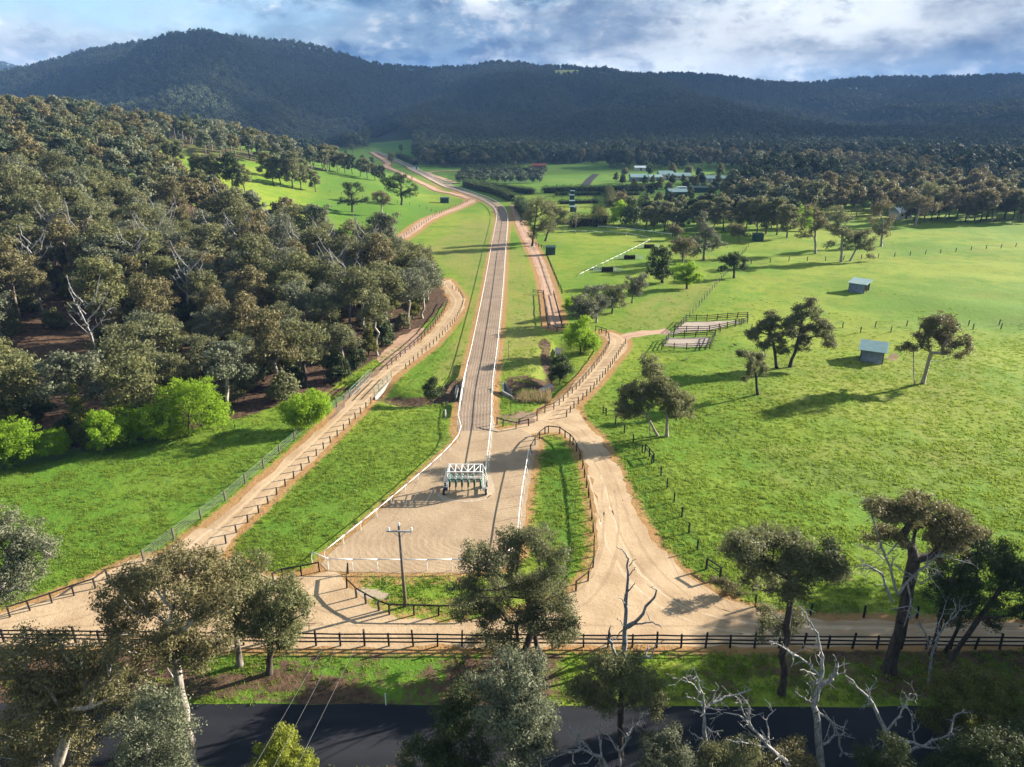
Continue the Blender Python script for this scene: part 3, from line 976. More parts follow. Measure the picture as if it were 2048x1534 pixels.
def photo_tree(name, label, base, lobes, bark, leaf, leaves, size, cr, trunk_r, stems=1, base_y=None, spread=.55, group=None, fork_at=.45, cat='tree', dens=1., twigs=0, seed=None, bow=.1, tip=.03, hollow=.3, wob=.09, flat=.78, grow_=1.22):
    """a single tree: base pixel (or base_y forward distance) and crown lobes (px, py, radius px[, depth offset m])"""
    SEED[0] += 1
    rng = np.random.default_rng(seed or SEED[0])
    if base_y is None:
        b = G(*base)
    else:
        b = at_depth(base[0], base[1], base_y)
        b[2] = th(b[0], b[1])
    if size >= .48:
        grow_ *= 1.22
    L = []
    for k, l in enumerate(lobes):
        px, py, r = l[:3]
        dy = l[3] if len(l) > 3 else (rng.random() - .5) * 2 * spread * 2.6
        p = at_depth(px, py, b[1] + dy)
        zz = (p[1] * cP + (H - p[2]) * sP)
        L.append((p[0] - b[0], dy, p[2] - b[2], r * zz / F * grow_))
    # smaller lobes that close the gaps between neighbours
    fill = []
    for i in range(len(L)):
        ds = sorted((math.dist(L[i][:3], L[j][:3]), j) for j in range(len(L)) if j != i)
        for dd_, j in ds[:2]:
            if j > i or len(ds) < 3:
                fill.append(tuple((L[i][k] + L[j][k]) / 2 for k in range(3)) + (min(L[i][3], L[j][3]) * .72,))
    nl = len(L)
    L = L + fill
    top = max(l[2] for l in L)
    cx, cy_ = np.mean([l[0] for l in L]), np.mean([l[1] for l in L])
    roots = []
    for i in range(stems):
        a = i * 2.5 + .6
        o_ = 0 if stems == 1 else .45 + trunk_r * 1.2
        bx, by = math.cos(a) * o_, math.sin(a) * o_
        l = L[int(i * nl / stems)] if stems > 1 else (cx, cy_, 0, 0)
        roots.append(((bx, by, -.15), (l[0] * .55 + bx * .4, l[1] * .55 + by * .4, top * (fork_at + .18))))
    ms = tree_meshes(name, SEED[0], L, roots, trunk_r, int(leaves * 1.5), size * .82, cr, bark, leaf, dens, bow=bow, aspect=.42, tip=tip, hollow=hollow, fork=.55, wob=wob, flat=flat)
    return put_tree(name, label, ms, b, group, cat=cat)


# ---- stands of trees as scattered instances (too many to count)
def scatter(name, pts, scl, rot, var, templates):
    """points with instances of the template meshes; one object, kind stuff"""
    n = len(pts)
    me_ = mesh_np(name, pts)
    me_.attributes.new('scl', 'FLOAT', 'POINT').data.foreach_set('value', np.asarray(scl, np.float32))
    me_.attributes.new('rotz', 'FLOAT', 'POINT').data.foreach_set('value', np.asarray(rot, np.float32))
    me_.attributes.new('variant', 'INT', 'POINT').data.foreach_set('value', np.asarray(var, np.int32))
    o = link(name, me_)
    c = bpy.data.collections.new(name + ' pieces')
    for i, t in enumerate(templates):
        c.objects.link(bpy.data.objects.new('%s piece %02d' % (name, i), t))
    ng = bpy.data.node_groups.new(name + ' scatter', 'GeometryNodeTree')
    ng.interface.new_socket('Geometry', in_out='INPUT', socket_type='NodeSocketGeometry')
    ng.interface.new_socket('Geometry', in_out='OUTPUT', socket_type='NodeSocketGeometry')
    N, Lk = ng.nodes, ng.links
    gi, go = N.new('NodeGroupInput'), N.new('NodeGroupOutput')
    ip, ci = N.new('GeometryNodeInstanceOnPoints'), N.new('GeometryNodeCollectionInfo')
    ci.inputs['Collection'].default_value = c
    ci.inputs['Separate Children'].default_value = True
    ci.inputs['Reset Children'].default_value = True
    ip.inputs['Pick Instance'].default_value = True

    def attr(nm, ty):
        a = N.new('GeometryNodeInputNamedAttribute')
        a.data_type = ty
        a.inputs['Name'].default_value = nm
        return [k for k in a.outputs if k.enabled and k.name == 'Attribute'][0]
    cx = N.new('ShaderNodeCombineXYZ')
    Lk.new(attr('rotz', 'FLOAT'), cx.inputs[2])
    Lk.new(gi.outputs[0], ip.inputs['Points'])
    Lk.new(ci.outputs[0], ip.inputs['Instance'])
    Lk.new(attr('variant', 'INT'), ip.inputs['Instance Index'])
    Lk.new(cx.outputs[0], ip.inputs['Rotation'])
    Lk.new(attr('scl', 'FLOAT'), ip.inputs['Scale'])
    Lk.new(ip.outputs[0], go.inputs[0])
    md = o.modifiers.new('scatter', 'NODES')
    md.node_group = ng
    return tag(o, kind='stuff')


# templates
def gum_template(seed, h, w, leaves, size, cr, leaf, bark, base=.4, n=9, one=False, sides=6, trunk=.26):
    rng = np.random.default_rng(seed)
    L = generic_lobes(rng, h, w, base, n, w * .22)
    lean = rng.normal(size=2) * h * .05
    L = [(x + lean[0], y + lean[1], z, r) for x, y, z, r in L]
    roots = [((0, 0, -.3), (lean[0] * .7, lean[1] * .7, h * (base + .25)))]
    return tree_meshes('gum', seed, L, roots, trunk, leaves, size, cr, bark, leaf, one=one, sides=sides, fork=.5, wob=.22, tip=.055 if bark is M['barkpale'] else .03)


def bush_template(seed, h, w, leaves, size, cr, leaf, bark, n=9, one=False, peak=.5):
    rng = np.random.default_rng(seed)
    L = []
    for i in range(n):
        a, f = i * 2.4, (i + .5) / n
        q = (w / 2 - w * .2) * math.sqrt(max(.02, 1 - f ** 2)) * (.6 + .45 * rng.random())
        L.append((math.cos(a) * q, math.sin(a) * q, h * (.16 + .66 * f), w * .22 * (1.1 - peak * f * .6)))
    return tree_meshes('bush', seed, L, [((0, 0, -.2), (0, 0, h * .6))], .12, leaves, size, cr, M['barkdark'] if bark is None else bark, leaf, one=one, flat=.85, hollow=.45)


GUMS = [gum_template(200 + i, 15, w * 1.06, 6200, .44, .98, M[lf], M[bk], base=bs - (.02 if bk == 'barkpale' else .14), n=nn + 2) for i, (w, lf, bk, bs, nn) in enumerate([
    (9.5, 'gum', 'barkpale', .42, 9), (8.5, 'gumgrey', 'barkpale', .36, 8), (10.5, 'gum', 'barkgrey', .40, 11), (8.0, 'gumbrown', 'barkpale', .45, 8),
    (9.0, 'gum', 'barkdark', .30, 10), (11.0, 'gumgrey', 'barkpale', .44, 10), (7.5, 'gumbrown', 'barkgrey', .28, 8), (9.2, 'gum', 'barkpale', .5, 7)])]
BRONZE = [gum_template(340 + i, 15, 11, 4800, .62, 1.0, M['gumbrown'], M['barkdark'], base=.1, n=13) for i in range(2)]
DENSE = [gum_template(330 + i, 15, w, 5200, .62, 1.0, M[lf_], M['barkdark'], base=.06, n=13) for i, (w, lf_) in enumerate(((9, 'gum'), (8, 'darkleaf'), (9.5, 'gum'), (8, 'gumgrey')))]
g_row = 'dark trees behind the arena'
SCRUB = [bush_template(230 + i, h_, w_, 3600, .42, .7, M[lf], None) for i, (h_, w_, lf) in enumerate([(5, 5, 'darkleaf'), (6.5, 4.6, 'wattle'), (4, 5.5, 'gum')])]
MID = [gum_template(260 + i, 15, w, 1500, .95, 1.2, M[lf], M['barkgrey'], base=bs, n=8, one=True, sides=4) for i, (w, lf, bs) in enumerate([
    (9.5, 'gum', .35), (9, 'gumbrown', .4), (8.5, 'gumgrey', .3), (11, 'far', .3), (10, 'far', .35), (9, 'darkleaf', .2)])]
FARS = [gum_template(290 + i, 16, w, 330, 2.0, 1.8, M['far'], M['barkgrey'], base=bs, n=6, one=True, sides=3) for i, (w, bs) in enumerate([(10, .3), (12, .35), (9, .25), (11, .2)])]


def grow(poly_test, n, seed, bounds, gap, fade=None):
    """random spots at least gap apart"""
    rng = np.random.default_rng(seed)
    x0, x1, y0, y1 = bounds
    X, Y = rng.uniform(x0, x1, n), rng.uniform(y0, y1, n)
    k = poly_test(X, Y)
    X, Y = X[k], Y[k]
    grid, out = {}, []
    for x, y in zip(X, Y):
        g_ = gap(x, y) if callable(gap) else gap
        c = (int(x // 6), int(y // 6))
        r = int(g_ // 6) + 1
        ok = True
        for i in range(c[0] - r, c[0] + r + 1):
            for j in range(c[1] - r, c[1] + r + 1):
                for (a, b) in grid.get((i, j), ()):
                    if (a - x) ** 2 + (b - y) ** 2 < g_ * g_:
                        ok = False
                        break
                if not ok:
                    break
            if not ok:
                break
        if ok:
            grid.setdefault(c, []).append((x, y))
            out.append((x, y))
    return np.array(out)


# ---- the wood on the left hill: the nearest trees one by one, the rest as a stand
def in_wood(x, y):
    return (inside(x, y, WOOD) & (dist_line(x, y, LANE_L) > 5.5) & (dist_line(x, y, LANE_FAR) > 6))


w_pts = grow(in_wood, 9000, 31, (WOOD[:, 0].min(), 20, 80, 340), 5.8)
# bare leaf-litter glade near the front edge
glade = GP([(60, 690), (120, 660), (230, 700), (330, 800), (300, 850), (130, 860), (40, 800)])
w_pts = w_pts[~(inside(w_pts[:, 0], w_pts[:, 1], glade) & (np.random.default_rng(5).random(len(w_pts)) < .9))]
wpx = CX + F * w_pts[:, 0] / col_z(w_pts[:, 1])
w_pts = w_pts[(wpx > -160)]
w_pts = w_pts[np.argsort(w_pts[:, 1])]
up_pts = grow(lambda x, y: inside(x, y, WOOD_UP), 7000, 33, (WOOD_UP[:, 0].min(), 0, 200, 640), 7.0)
rng = np.random.default_rng(41)
N_IND = 225
print('wood trees', len(w_pts), 'upper', len(up_pts))
KIND = ['olive gum tree with pale trunk', 'grey green gum tree with pale limbs', 'broad olive gum tree with grey trunk', 'bronze tinged gum tree with pale trunk',
        'dark trunked olive gum tree', 'wide grey green gum tree', 'narrow bronze gum tree', 'high crowned olive gum tree']
for i, (x, y) in enumerate(w_pts[:N_IND]):
    k = int(rng.integers(0, 8))
    s = .72 + .60 * rng.random() ** 1.3
    if y < 125:
        s *= .86
    c_ = CX + F * x / col_z(y)
    lane = float(dist_line(np.array([x]), np.array([y]), LANE_L)[0])
    where = ('at the front edge of the wood' if y < 118 else 'beside the curving dirt lane' if lane < 15 else
             'far left in the wood' if c_ < 190 else 'mid wood' if c_ < 470 else 'in the right of the wood')
    where += '' if y < 118 else (', nearer part' if y < 165 else ', farther up' if y > 205 else ', halfway back')
    put_tree('gum_tree', KIND[k] + ' ' + where, GUMS[k], (x, y, th(x, y)), 'gum trees in the wood on the left hill', rng.random() * 6.28, s, sz=s * (.80 + .24 * rng.random()))
rest = np.vstack([w_pts[N_IND:], up_pts])
s_ = .75 + .4 * rng.random(len(rest))
scatter('gum_wood', np.column_stack([rest, terrain(rest[:, 0], rest[:, 1]) - .2]), s_, rng.random(len(rest)) * 6.28, rng.choice([0, 1, 2, 0, 3, 1, 2, 4], len(rest)), MID)


# ---- forest over the ranges and the far plain
def open_land(x, y):
    """clearings of the far valley: no forest here"""
    m_ = np.zeros(np.shape(x), bool)
    for p in CLEAR:
        m_ |= inside(x, y, p)
    return m_


CLEAR = [GP(p) for p in (
    [(612, 296), (700, 298), (735, 300), (738, 278), (830, 278), (832, 315), (850, 334), (1010, 338), (1100, 328), (1200, 332), (1225, 345), (1245, 366), (1210, 384), (1230, 430), (1215, 455), (1330, 462), (1440, 470), (1580, 462), (1700, 452), (2400, 452), (2400, 700), (1000, 900), (500, 700), (600, 400), (690, 350)],
    [(1205, 338), (1500, 342), (1500, 372), (1462, 400), (1465, 446), (1300, 450), (1225, 440)], [(1330, 372), (1430, 380), (1420, 398), (1300, 400)], [(1380, 337), (1450, 337), (1448, 352), (1384, 352)], [(1225, 280), (1255, 276), (1300, 292), (1280, 296)],
    [(1500, 310), (1530, 304), (1560, 318), (1545, 322)], [(1690, 332), (1740, 326), (1750, 344), (1720, 348)], [(1580, 395), (1620, 395), (1640, 412), (1590, 412)], [(1850, 345), (1905, 340), (1940, 352), (1870, 357)], [(1480, 352), (1560, 348), (1570, 362), (1490, 366)])]
nv = 620000
fr = np.random.default_rng(51)
ii = fr.integers(0, nr - 1, nv)
# choose by row so that the picture is filled evenly, then thin to a spacing
yy = rows[ii] + (rows[ii + 1] - rows[ii]) * fr.random(nv)
cc = fr.uniform(-260, 2320, nv)
sel = yy > 300
yy, cc = yy[sel], cc[sel]
xx = (cc - CX) / F * col_z(yy)
foot = np.interp(cc, _PX, T_MB)
plain = (cc > 1215) & (yy < foot)
plain &= (yy > np.interp(cc, [1215, 1300, 1450, 1560, 1700, 1800, 2400], [350, 330, 318, 318, 330, 322, 318]))
slope = (yy >= foot - 40) & ((yy < 3500) | ((cc < 150) & (yy < 4750)))
okf = (plain | slope) & ~open_land(xx, yy)
okf &= ~((cc > 1105) & (cc < 1215) & (yy > 2250) & (yy < 2620))          # the bare grassy top
xx, yy, cc = xx[okf], yy[okf], cc[okf]
cell = np.where(yy < 900, 7.5, np.where(yy < 1500, 9.5, 11.5))
key = (np.floor(xx / cell).astype(np.int64) * 100003 + np.floor(yy / cell).astype(np.int64)) * 7 + (yy > 900) + (yy > 1500)
_, first = np.unique(key, return_index=True)
xx, yy = xx[first], yy[first]
zz = terrain(xx, yy)
nr_ = yy < 780
print('plain trees', nr_.sum(), 'range trees', (~nr_).sum())
fr2 = np.random.default_rng(52)
n1 = int(nr_.sum())
patchy = fbm(xx / 90, yy / 90, 21)
v1 = np.where(patchy[nr_] > .56, 5, np.where(patchy[nr_] < .40, fr2.choice([1, 0, 1], n1), fr2.choice([0, 1, 2, 3, 3, 4, 4, 3], n1)))
scatter('forest_on_the_plain', np.column_stack([xx, yy, zz - .3])[nr_], (.45 + .75 * fr2.random(n1) ** 1.4) * (1 + (patchy[nr_] > .56) * .3), fr2.random(n1) * 6.28, v1, MID)
n2 = int((~nr_).sum())
scatter('forest_on_the_ranges', np.column_stack([xx, yy, zz - .5])[~nr_], (.80 + .60 * fr2.random(n2) ** 1.3), fr2.random(n2) * 6.28, fr2.integers(0, 4, n2), FARS)


# ------------------------------------------------------------------ haze and clouds
def box_obj(name, lo, hi):
    m_ = MB()
    m_.box([(a + b) / 2 for a, b in zip(lo, hi)], [b - a for a, b in zip(lo, hi)])
    return m_


def build_haze():
    m_ = bpy.data.materials.new('haze air')
    m_.use_nodes = True
    T = NT(m_.node_tree)
    v = T.n('ShaderNodeVolumePrincipled', {'Color': (.26, .50, 1.0, 1), 'Density': HAZE, 'Anisotropy': .0})
    o_ = T.n('ShaderNodeOutputMaterial')
    T.t.links.new(v.outputs[0], o_.inputs['Volume'])
    ext_x = max(abs(float(gx.min())), float(gx.max())) + 60
    o = box_obj('haze', (-ext_x, -60, -12), (ext_x, 6600, 420)).obj('haze', m_)
    tag(o, kind='stuff')


build_haze()


def build_shade_cloud(name, label, c, size, seed):
    """a lumpy cloud out of view, added to shade the ranges"""
    rng = np.random.default_rng(seed)
    nu, nv_ = 72, 30
    u = np.linspace(0, 2 * np.pi, nu, endpoint=False)
    v = np.linspace(.02, np.pi - .02, nv_)
    U, V = np.meshgrid(u, v)
    d = np.stack([np.cos(U) * np.sin(V), np.sin(U) * np.sin(V), np.cos(V)], -1)
    X, Y, Z = [d[..., i] * size[i] for i in range(3)]
    n_ = fbm(X / 420 + seed * 3, Y / 420 + Z / 200, seed, 5) - .5
    k = 1 + 1.15 * n_
    Z = Z * np.where(Z < 0, .35, 1.0)
    P_ = np.stack([X * k, Y * k, Z * (1 + 1.6 * n_)], -1).reshape(-1, 3)
    ii = np.arange(nu * nv_).reshape(nv_, nu)
    q = np.stack([ii[:-1], np.roll(ii, -1, 1)[:-1], np.roll(ii, -1, 1)[1:], ii[1:]], -1).reshape(-1, 4)[:, ::-1]
    me_ = mesh_np(name, P_, q, mats=[M['cloud']], smooth=True)
    o = link(name, me_, loc=c)
    tag(o, label, 'cloud', 'unseen clouds added to shade the ranges')


m_, T_ = new_mat('cloud')
T_nd = T_.n('ShaderNodeBsdfPrincipled', {'Base Color': (.85, .86, .88, 1), 'Roughness': 1.0, 'Specular IOR Level': 0.0})
T_mx = T_.n('ShaderNodeMixShader', {0: .66, 1: T_nd.outputs[0], 2: T_.n('ShaderNodeBsdfTransparent').outputs[0]})
T_.t.links.new(T_mx.outputs[0], T_.n('ShaderNodeOutputMaterial').inputs[0])
M['cloud'] = m_
SH = np.array([SUN_DIR.x, SUN_DIR.y]) / SUN_DIR.z          # metres of shadow shift per metre of height
for k_, (gx_, gy_, sx, sy) in enumerate(((-1500, 2000, 1000, 850), (-250, 1950, 800, 820), (750, 2050, 850, 850), (1850, 2150, 900, 850), (-2300, 3300, 1400, 900), (2900, 2400, 900, 1000), (600, 3100, 1700, 800), (1050, 1230, 560, 260), (430, 960, 300, 150), (860, 860, 330, 200), (-140, 1080, 330, 150), (1250, 760, 300, 240), (300, 1180, 420, 160), (620, 640, 170, 90))):
    A_ = 1500.  # unseen clouds added sunward so their shade falls on ranges and plain
    build_shade_cloud('cloud', 'unseen cloud placed to shade the wooded ranges', (gx_ + SH[0] * A_, gy_ + SH[1] * A_, A_ + 40 * (k_ % 3)), (sx, sy, 170), 60 + k_)


# ------------------------------------------------------------------ fences and rails
def drop(p):
    p = np.asarray(p, float)
    return Vector((p[0], p[1], th(p[0], p[1])))


POSTM = {}


def post_mesh(w, h, mat, rnd=False):
    key = (w, h, mat.name, rnd)
    if key not in POSTM:
        m_ = MB()
        if rnd:
            m_.tube((0, 0, -.3), (0, 0, h), w / 2, w / 2 * .92, 7)
        else:
            m_.box((0, 0, h / 2 - .15), (w, w, h + .3))
        POSTM[key] = m_.mesh('post', mat)
    return POSTM[key]


def fence(label, pts, posts, post, rails, mat, railmat=None, group=None, cat='fence', name='rail_fence', gap=None, rnd=False, alt=None, railname='rail', jig=.03, posts_given=False, sagw=False):
    """pts world xy; posts = spacing; post = (w, h); rails = [(z, w, h)]"""
    p = np.asarray(pts)[:, :2] if posts_given else resample(pts, posts)
    rng = np.random.default_rng(len(p) * 13 + int(abs(p[0, 0]) * 7))
    o = drop(p[0])
    e = thing(name, label, cat, o, group)
    g = [drop(q) - o for q in p]
    for i, q in enumerate(g):
        h = post[1] if not (alt and i % 2) else alt
        c = link('post', post_mesh(post[0], h, mat, rnd), e, q)
        t = (g[min(i + 1, len(g) - 1)] - g[max(i - 1, 0)])
        c.rotation_euler = (rng.normal() * jig, rng.normal() * jig, math.atan2(t.y, t.x) + rng.normal() * .05)
    for (z, w, h) in rails:
        m_ = MB()
        zz = [z + rng.normal() * jig * .8 for _ in g]
        for i in range(len(g) - 1):
            a, b = g[i] + Vector((0, 0, zz[i])), g[i + 1] + Vector((0, 0, zz[i + 1]))
            if w == h and w < .025:
                m_.tube(a, b, w / 2, n=3)
            elif w == h:
                m_.tube(a, b, w / 2, n=8)
            else:
                m_.bar(a, b, w, h)
        m_.obj(railname, railmat or mat, e)
    return e


B3 = [(.42, .05, .13), (.82, .05, .13), (1.22, .05, .13)]
B1 = [(1.08, .06, .14)]
W4 = [(.35, .012, .012), (.65, .012, .012), (.95, .012, .012), (1.2, .012, .012)]
# the long black fence along the road
fp = G(30, 1284), G(600, 1291), G(1200, 1294), G(2048, 1299)
line = resample(np.array([(-62, fp[0][1] + .2), fp[0][:2], fp[1][:2], fp[2][:2], fp[3][:2], (70, fp[3][1] - .2)]), 2.05)
fence('long black three rail timber fence beside the dirt road along the bottom', line, 2.05, (.14, 1.62), B3, M['black'], alt=1.33)
isl = GP([(1062, 905), (1070, 890), (1079, 878), (1090, 868), (1097, 866), (1119, 868), (1130, 876), (1140, 883), (1146, 890), (1153, 903), (1160, 919), (1165, 937), (1169, 955), (1173, 975), (1177, 995), (1180, 1018), (1183, 1040), (1186, 1065), (1188, 1090), (1188, 1113), (1186, 1135), (1176, 1162), (1152, 1182)])
fence('black single rail fence curving round the narrow grass island', isl, 2.2, (.13, 1.15), B1, M['black'], posts_given=True)
fence('black curved single rail fence around the power pole', GP([(696, 1147), (694, 1176), (713, 1195), (732, 1207), (758, 1221), (779, 1229), (828, 1230), (877, 1231), (926, 1231), (975, 1230)]), 2, (.14, 1.15), B1, M['black'], posts_given=True)
fence('short black fence by the left corner of the sand chute', GP([(548, 1166), (565, 1157), (603, 1151), (639, 1143)]), 2, (.13, 1.15), B1, M['black'], posts_given=True)
fence('black single rail fence on the left edge of the dirt clearing', GP([(20, 1234), (60, 1221), (104, 1206), (148, 1191), (191, 1177), (216, 1158)]), 2, (.14, 1.15), B1, M['black'], posts_given=True)
fence('black fence in a shallow V beside the white rail at the track junction', GP([(994, 849), (1006, 853), (1032, 858), (1057, 852)]), 2, (.13, 1.2), B1, M['black'], posts_given=True)
fence('pale green five wire fence between left paddock and dirt lane', smooth_line(GP([(288, 1122), (420, 1025), (458, 996), (492, 966), (522, 941), (553, 913), (580, 890), (604, 868), (640, 840), (668, 818), (700, 795)]), 2), 4.3, (.16, 1.35), [(.3, .028, .028), (.55, .028, .028), (.8, .028, .028), (1.05, .028, .028), (1.28, .032, .032)], M['oldwood'], M['greenrail'])
fence('pale green wire fence at the back of the left paddock below lime willows', smooth_line(GP([(-90, 965), (0, 942), (64, 935), (132, 916), (200, 905), (260, 893), (320, 878), (400, 866), (470, 856)]), 2), 5.2, (.15, 1.3), [(.3, .03, .03), (.6, .03, .03), (.9, .03, .03), (1.2, .03, .03)], M['oldwood'], M['greenrail'])
fence('row of short dark posts along the right edge of the lower dirt lane', smooth_line(GP([(432, 1110), (470, 1068), (522, 1022), (553, 990), (592, 952), (640, 905), (690, 858), (730, 818), (742, 806)]), 2), 2.15, (.13, 1.0), [(.92, .02, .02)], M['black'], M['wire'])
fence('row of short dark posts along the right edge of the upper dirt lane', smooth_line(GP([(812, 738), (826, 724), (845, 708), (870, 686), (893, 662), (912, 638), (924, 614), (926, 598), (918, 585), (905, 578)]), 1.5), 2.15, (.13, 1.0), [(.92, .02, .02)], M['black'], M['wire'])
fence('black rail fence along the left edge of the upper dirt lane', smooth_line(GP([(775, 738), (800, 715), (825, 695), (848, 674), (868, 652), (885, 628), (896, 606)]), 1.5), 2.3, (.13, 1.1), [(1.02, .06, .12), (.55, .06, .1)], M['black'])
fence('wire fence of dark posts along the lower left edge of the big right paddock', smooth_line(GP([(1212, 832), (1224, 842), (1239, 857), (1255, 874), (1271, 891), (1300, 925), (1322, 952), (1334, 977), (1347, 1003), (1364, 1036), (1380, 1072), (1400, 1112), (1413, 1138)]), 2), 3.4, (.13, 1.3), W4, M['black'], M['wire'])
fence('wire fence of dark posts along the dirt road below the right paddock', smooth_line(GP([(1440, 1158), (1505, 1211), (1580, 1226), (1664, 1233), (1800, 1236), (2045, 1238)]), 2), 4.4, (.15, 1.25), W4, M['black'], M['wire'])
fence('short black two rail panel near the leafy tree at the paddock corner', GP([(1412, 1139), (1440, 1157)]), 2, (.16, 1.35), [(1.25, .08, .13), (.65, .06, .11)], M['black'], posts_given=True)
fence('short black two rail panel in the paddock fence beside the wide dirt bend', GP([(1290, 905), (1299, 914), (1307, 925)]), 2, (.15, 1.3), [(1.2, .08, .13), (.65, .06, .11)], M['black'], posts_given=True)
fence('small black gate panel in the grass left of the twin gum trees', GP([(1206, 829), (1212, 832)]), 1, (.12, 1.3), [(1.2, .06, .1), (.8, .05, .08), (.4, .05, .08)], M['black'], posts_given=True, name='gate_panel', cat='gate')
fence('black post fence on the left side of the winding lane at right', smooth_line(GP([(1074, 842), (1074, 830), (1095, 824), (1110, 818), (1130, 800), (1150, 782), (1172, 757), (1190, 735), (1206, 712), (1216, 695), (1219, 682), (1212, 672), (1198, 668)]), 1.5), 1.9, (.12, 1.15), [(1.08, .05, .11)], M['black'])
fence('black posts on the right side of the winding lane at right', smooth_line(GP([(1133, 834), (1147, 817), (1165, 800), (1185, 780), (1205, 755), (1223, 732), (1238, 708), (1251, 688)]), 1.5), 1.9, (.14, 1.1), [], M['black'])
fence('black rail on the left edge of the upper lane approach', smooth_line(GP([(1087, 588), (1089, 610), (1092, 635), (1096, 656)]), 1.5), 2.1, (.13, 1.1), [(1.02, .06, .13), (.5, .06, .12)], M['black'])
fence('black rail on the right edge of the upper lane approach', smooth_line(GP([(1107, 590), (1113, 612), (1119, 635), (1124, 652)]), 1.5), 2.1, (.13, 1.1), [(1.02, .06, .13), (.5, .06, .12)], M['black'])
fence('low black rail closing the bottom end of the upper lane', GP([(1096, 657), (1114, 664), (1128, 664)]), 2, (.13, 1.1), [(1.02, .06, .13)], M['black'], posts_given=True)
fence('short black rail spur left of the upper lane', GP([(1066, 587), (1076, 588), (1086, 590)]), 2, (.13, 1.1), [(1.02, .06, .13), (.5, .06, .12)], M['black'], posts_given=True)
fence('short black rail spur beside the willow at the winding lane', GP([(1191, 662), (1203, 665), (1212, 668)]), 2, (.13, 1.15), [(1.05, .06, .13)], M['black'], posts_given=True)
for lab, pts in (('dark timber rail fence round the upper sand yard', [(1349, 664), (1360, 655), (1372, 642), (1420, 641), (1470, 637), (1494, 636), (1496, 646), (1468, 654), (1440, 660), (1416, 664), (1380, 665), (1349, 664)]),
                 ('dark timber rail fence round the lower sand yard', [(1323, 700), (1330, 688), (1340, 676), (1380, 674), (1430, 671), (1425, 685), (1419, 699), (1380, 700), (1323, 700)])):
    q = GP(pts)
    fence(lab, q, 2.4, (.14, 1.45), B3, M['black'])
fence('grey post and wire fence running up from the sand yards', smooth_line(GP([(1372, 642), (1390, 622), (1406, 602), (1422, 583), (1437, 566), (1460, 540), (1480, 515), (1496, 494)]), 2), 3.6, (.15, 1.3), W4, M['oldwood'], M['wire'])
fence('post and wire fence across the right paddock, upper line', smooth_line(GP([(1440, 664), (1660, 656), (1745, 655), (1860, 652), (2060, 645)]), 3), 6.8, (.15, 1.35), W4, M['oldwood'], M['wire'])
fence('post and wire fence across the right paddock, lower line', smooth_line(GP([(1430, 672), (1475, 671), (1710, 666), (1810, 664), (1960, 659), (2060, 656)]), 3), 6.2, (.15, 1.35), W4, M['oldwood'], M['wire'])
fence('distant post and wire fence across the top of the right paddock', smooth_line(GP([(1502, 528), (1600, 522), (1750, 516), (1900, 505), (2060, 492)]), 4), 6.5, (.17, 1.4), W4[1:], M['oldwood'], M['wire'])
fence('far boundary fence below the dark tree line at right', smooth_line(GP([(1790, 452), (1880, 448), (1960, 447), (2060, 452)]), 4), 6.5, (.2, 1.5), [(1.2, .05, .08)], M['oldwood'])
fence('wire fence beside the upper left lane below the hill paddock', smooth_line(GP([(798, 482), (820, 466), (850, 446), (880, 428), (910, 414), (940, 402)]), 3), 4.5, (.17, 1.3), W4[2:], M['oldwood'], M['wire'])
fence('wire fence over the left hill paddock under the three dark trees', smooth_line(GP([(660, 385), (700, 392), (760, 402), (820, 410), (850, 418), (872, 426)]), 3), 6, (.18, 1.3), W4[2:], M['oldwood'], M['wire'])
fence('dark post fence along the right side of the upper lane', smooth_line(GP([(1093, 512), (1100, 530), (1108, 550), (1116, 570), (1124, 588)]), 2), 2.6, (.17, 1.3), [(1.1, .05, .1)], M['black'])
fence('dark rail by the green box shelter under the big gum', smooth_line(GP([(1066, 490), (1076, 494), (1088, 499)]), 2), 2.4, (.16, 1.3), [(1.2, .05, .12), (.7, .05, .12)], M['black'])
fence('dark fence along the far edge of the white railed arena', smooth_line(GP([(1210, 455), (1260, 456), (1330, 458), (1420, 466), (1500, 474)]), 4), 5.5, (.18, 1.3), [(1.1, .05, .09)], M['oldwood'])
for k_, (a, b) in enumerate((((1090, 397), (1208, 395)), ((1088, 408), (1210, 407)), ((1086, 419), (1212, 418)), ((1080, 432), (1190, 431)), ((1222, 392), (1290, 389)), ((1220, 403), (1280, 402)))):
    fence('dark rail fence dividing the small hedged paddocks, %s' % ('first row behind the hedge at the back', 'second row from the back', 'third row from the back', 'front row nearest the arena', 'back row right of the yellow bushes', 'front row right of the yellow bushes')[k_],
          resample(GP([a, b]), 5), 5, (.2, 1.3), [(1.15, .05, .12), (.7, .05, .12)], M['black'], group='fences of the small far paddocks')


def offset_line(line, d):
    t = np.gradient(line, axis=0)
    t /= np.linalg.norm(t, axis=1)[:, None]
    return line + np.stack([t[:, 1], -t[:, 0]], 1) * d


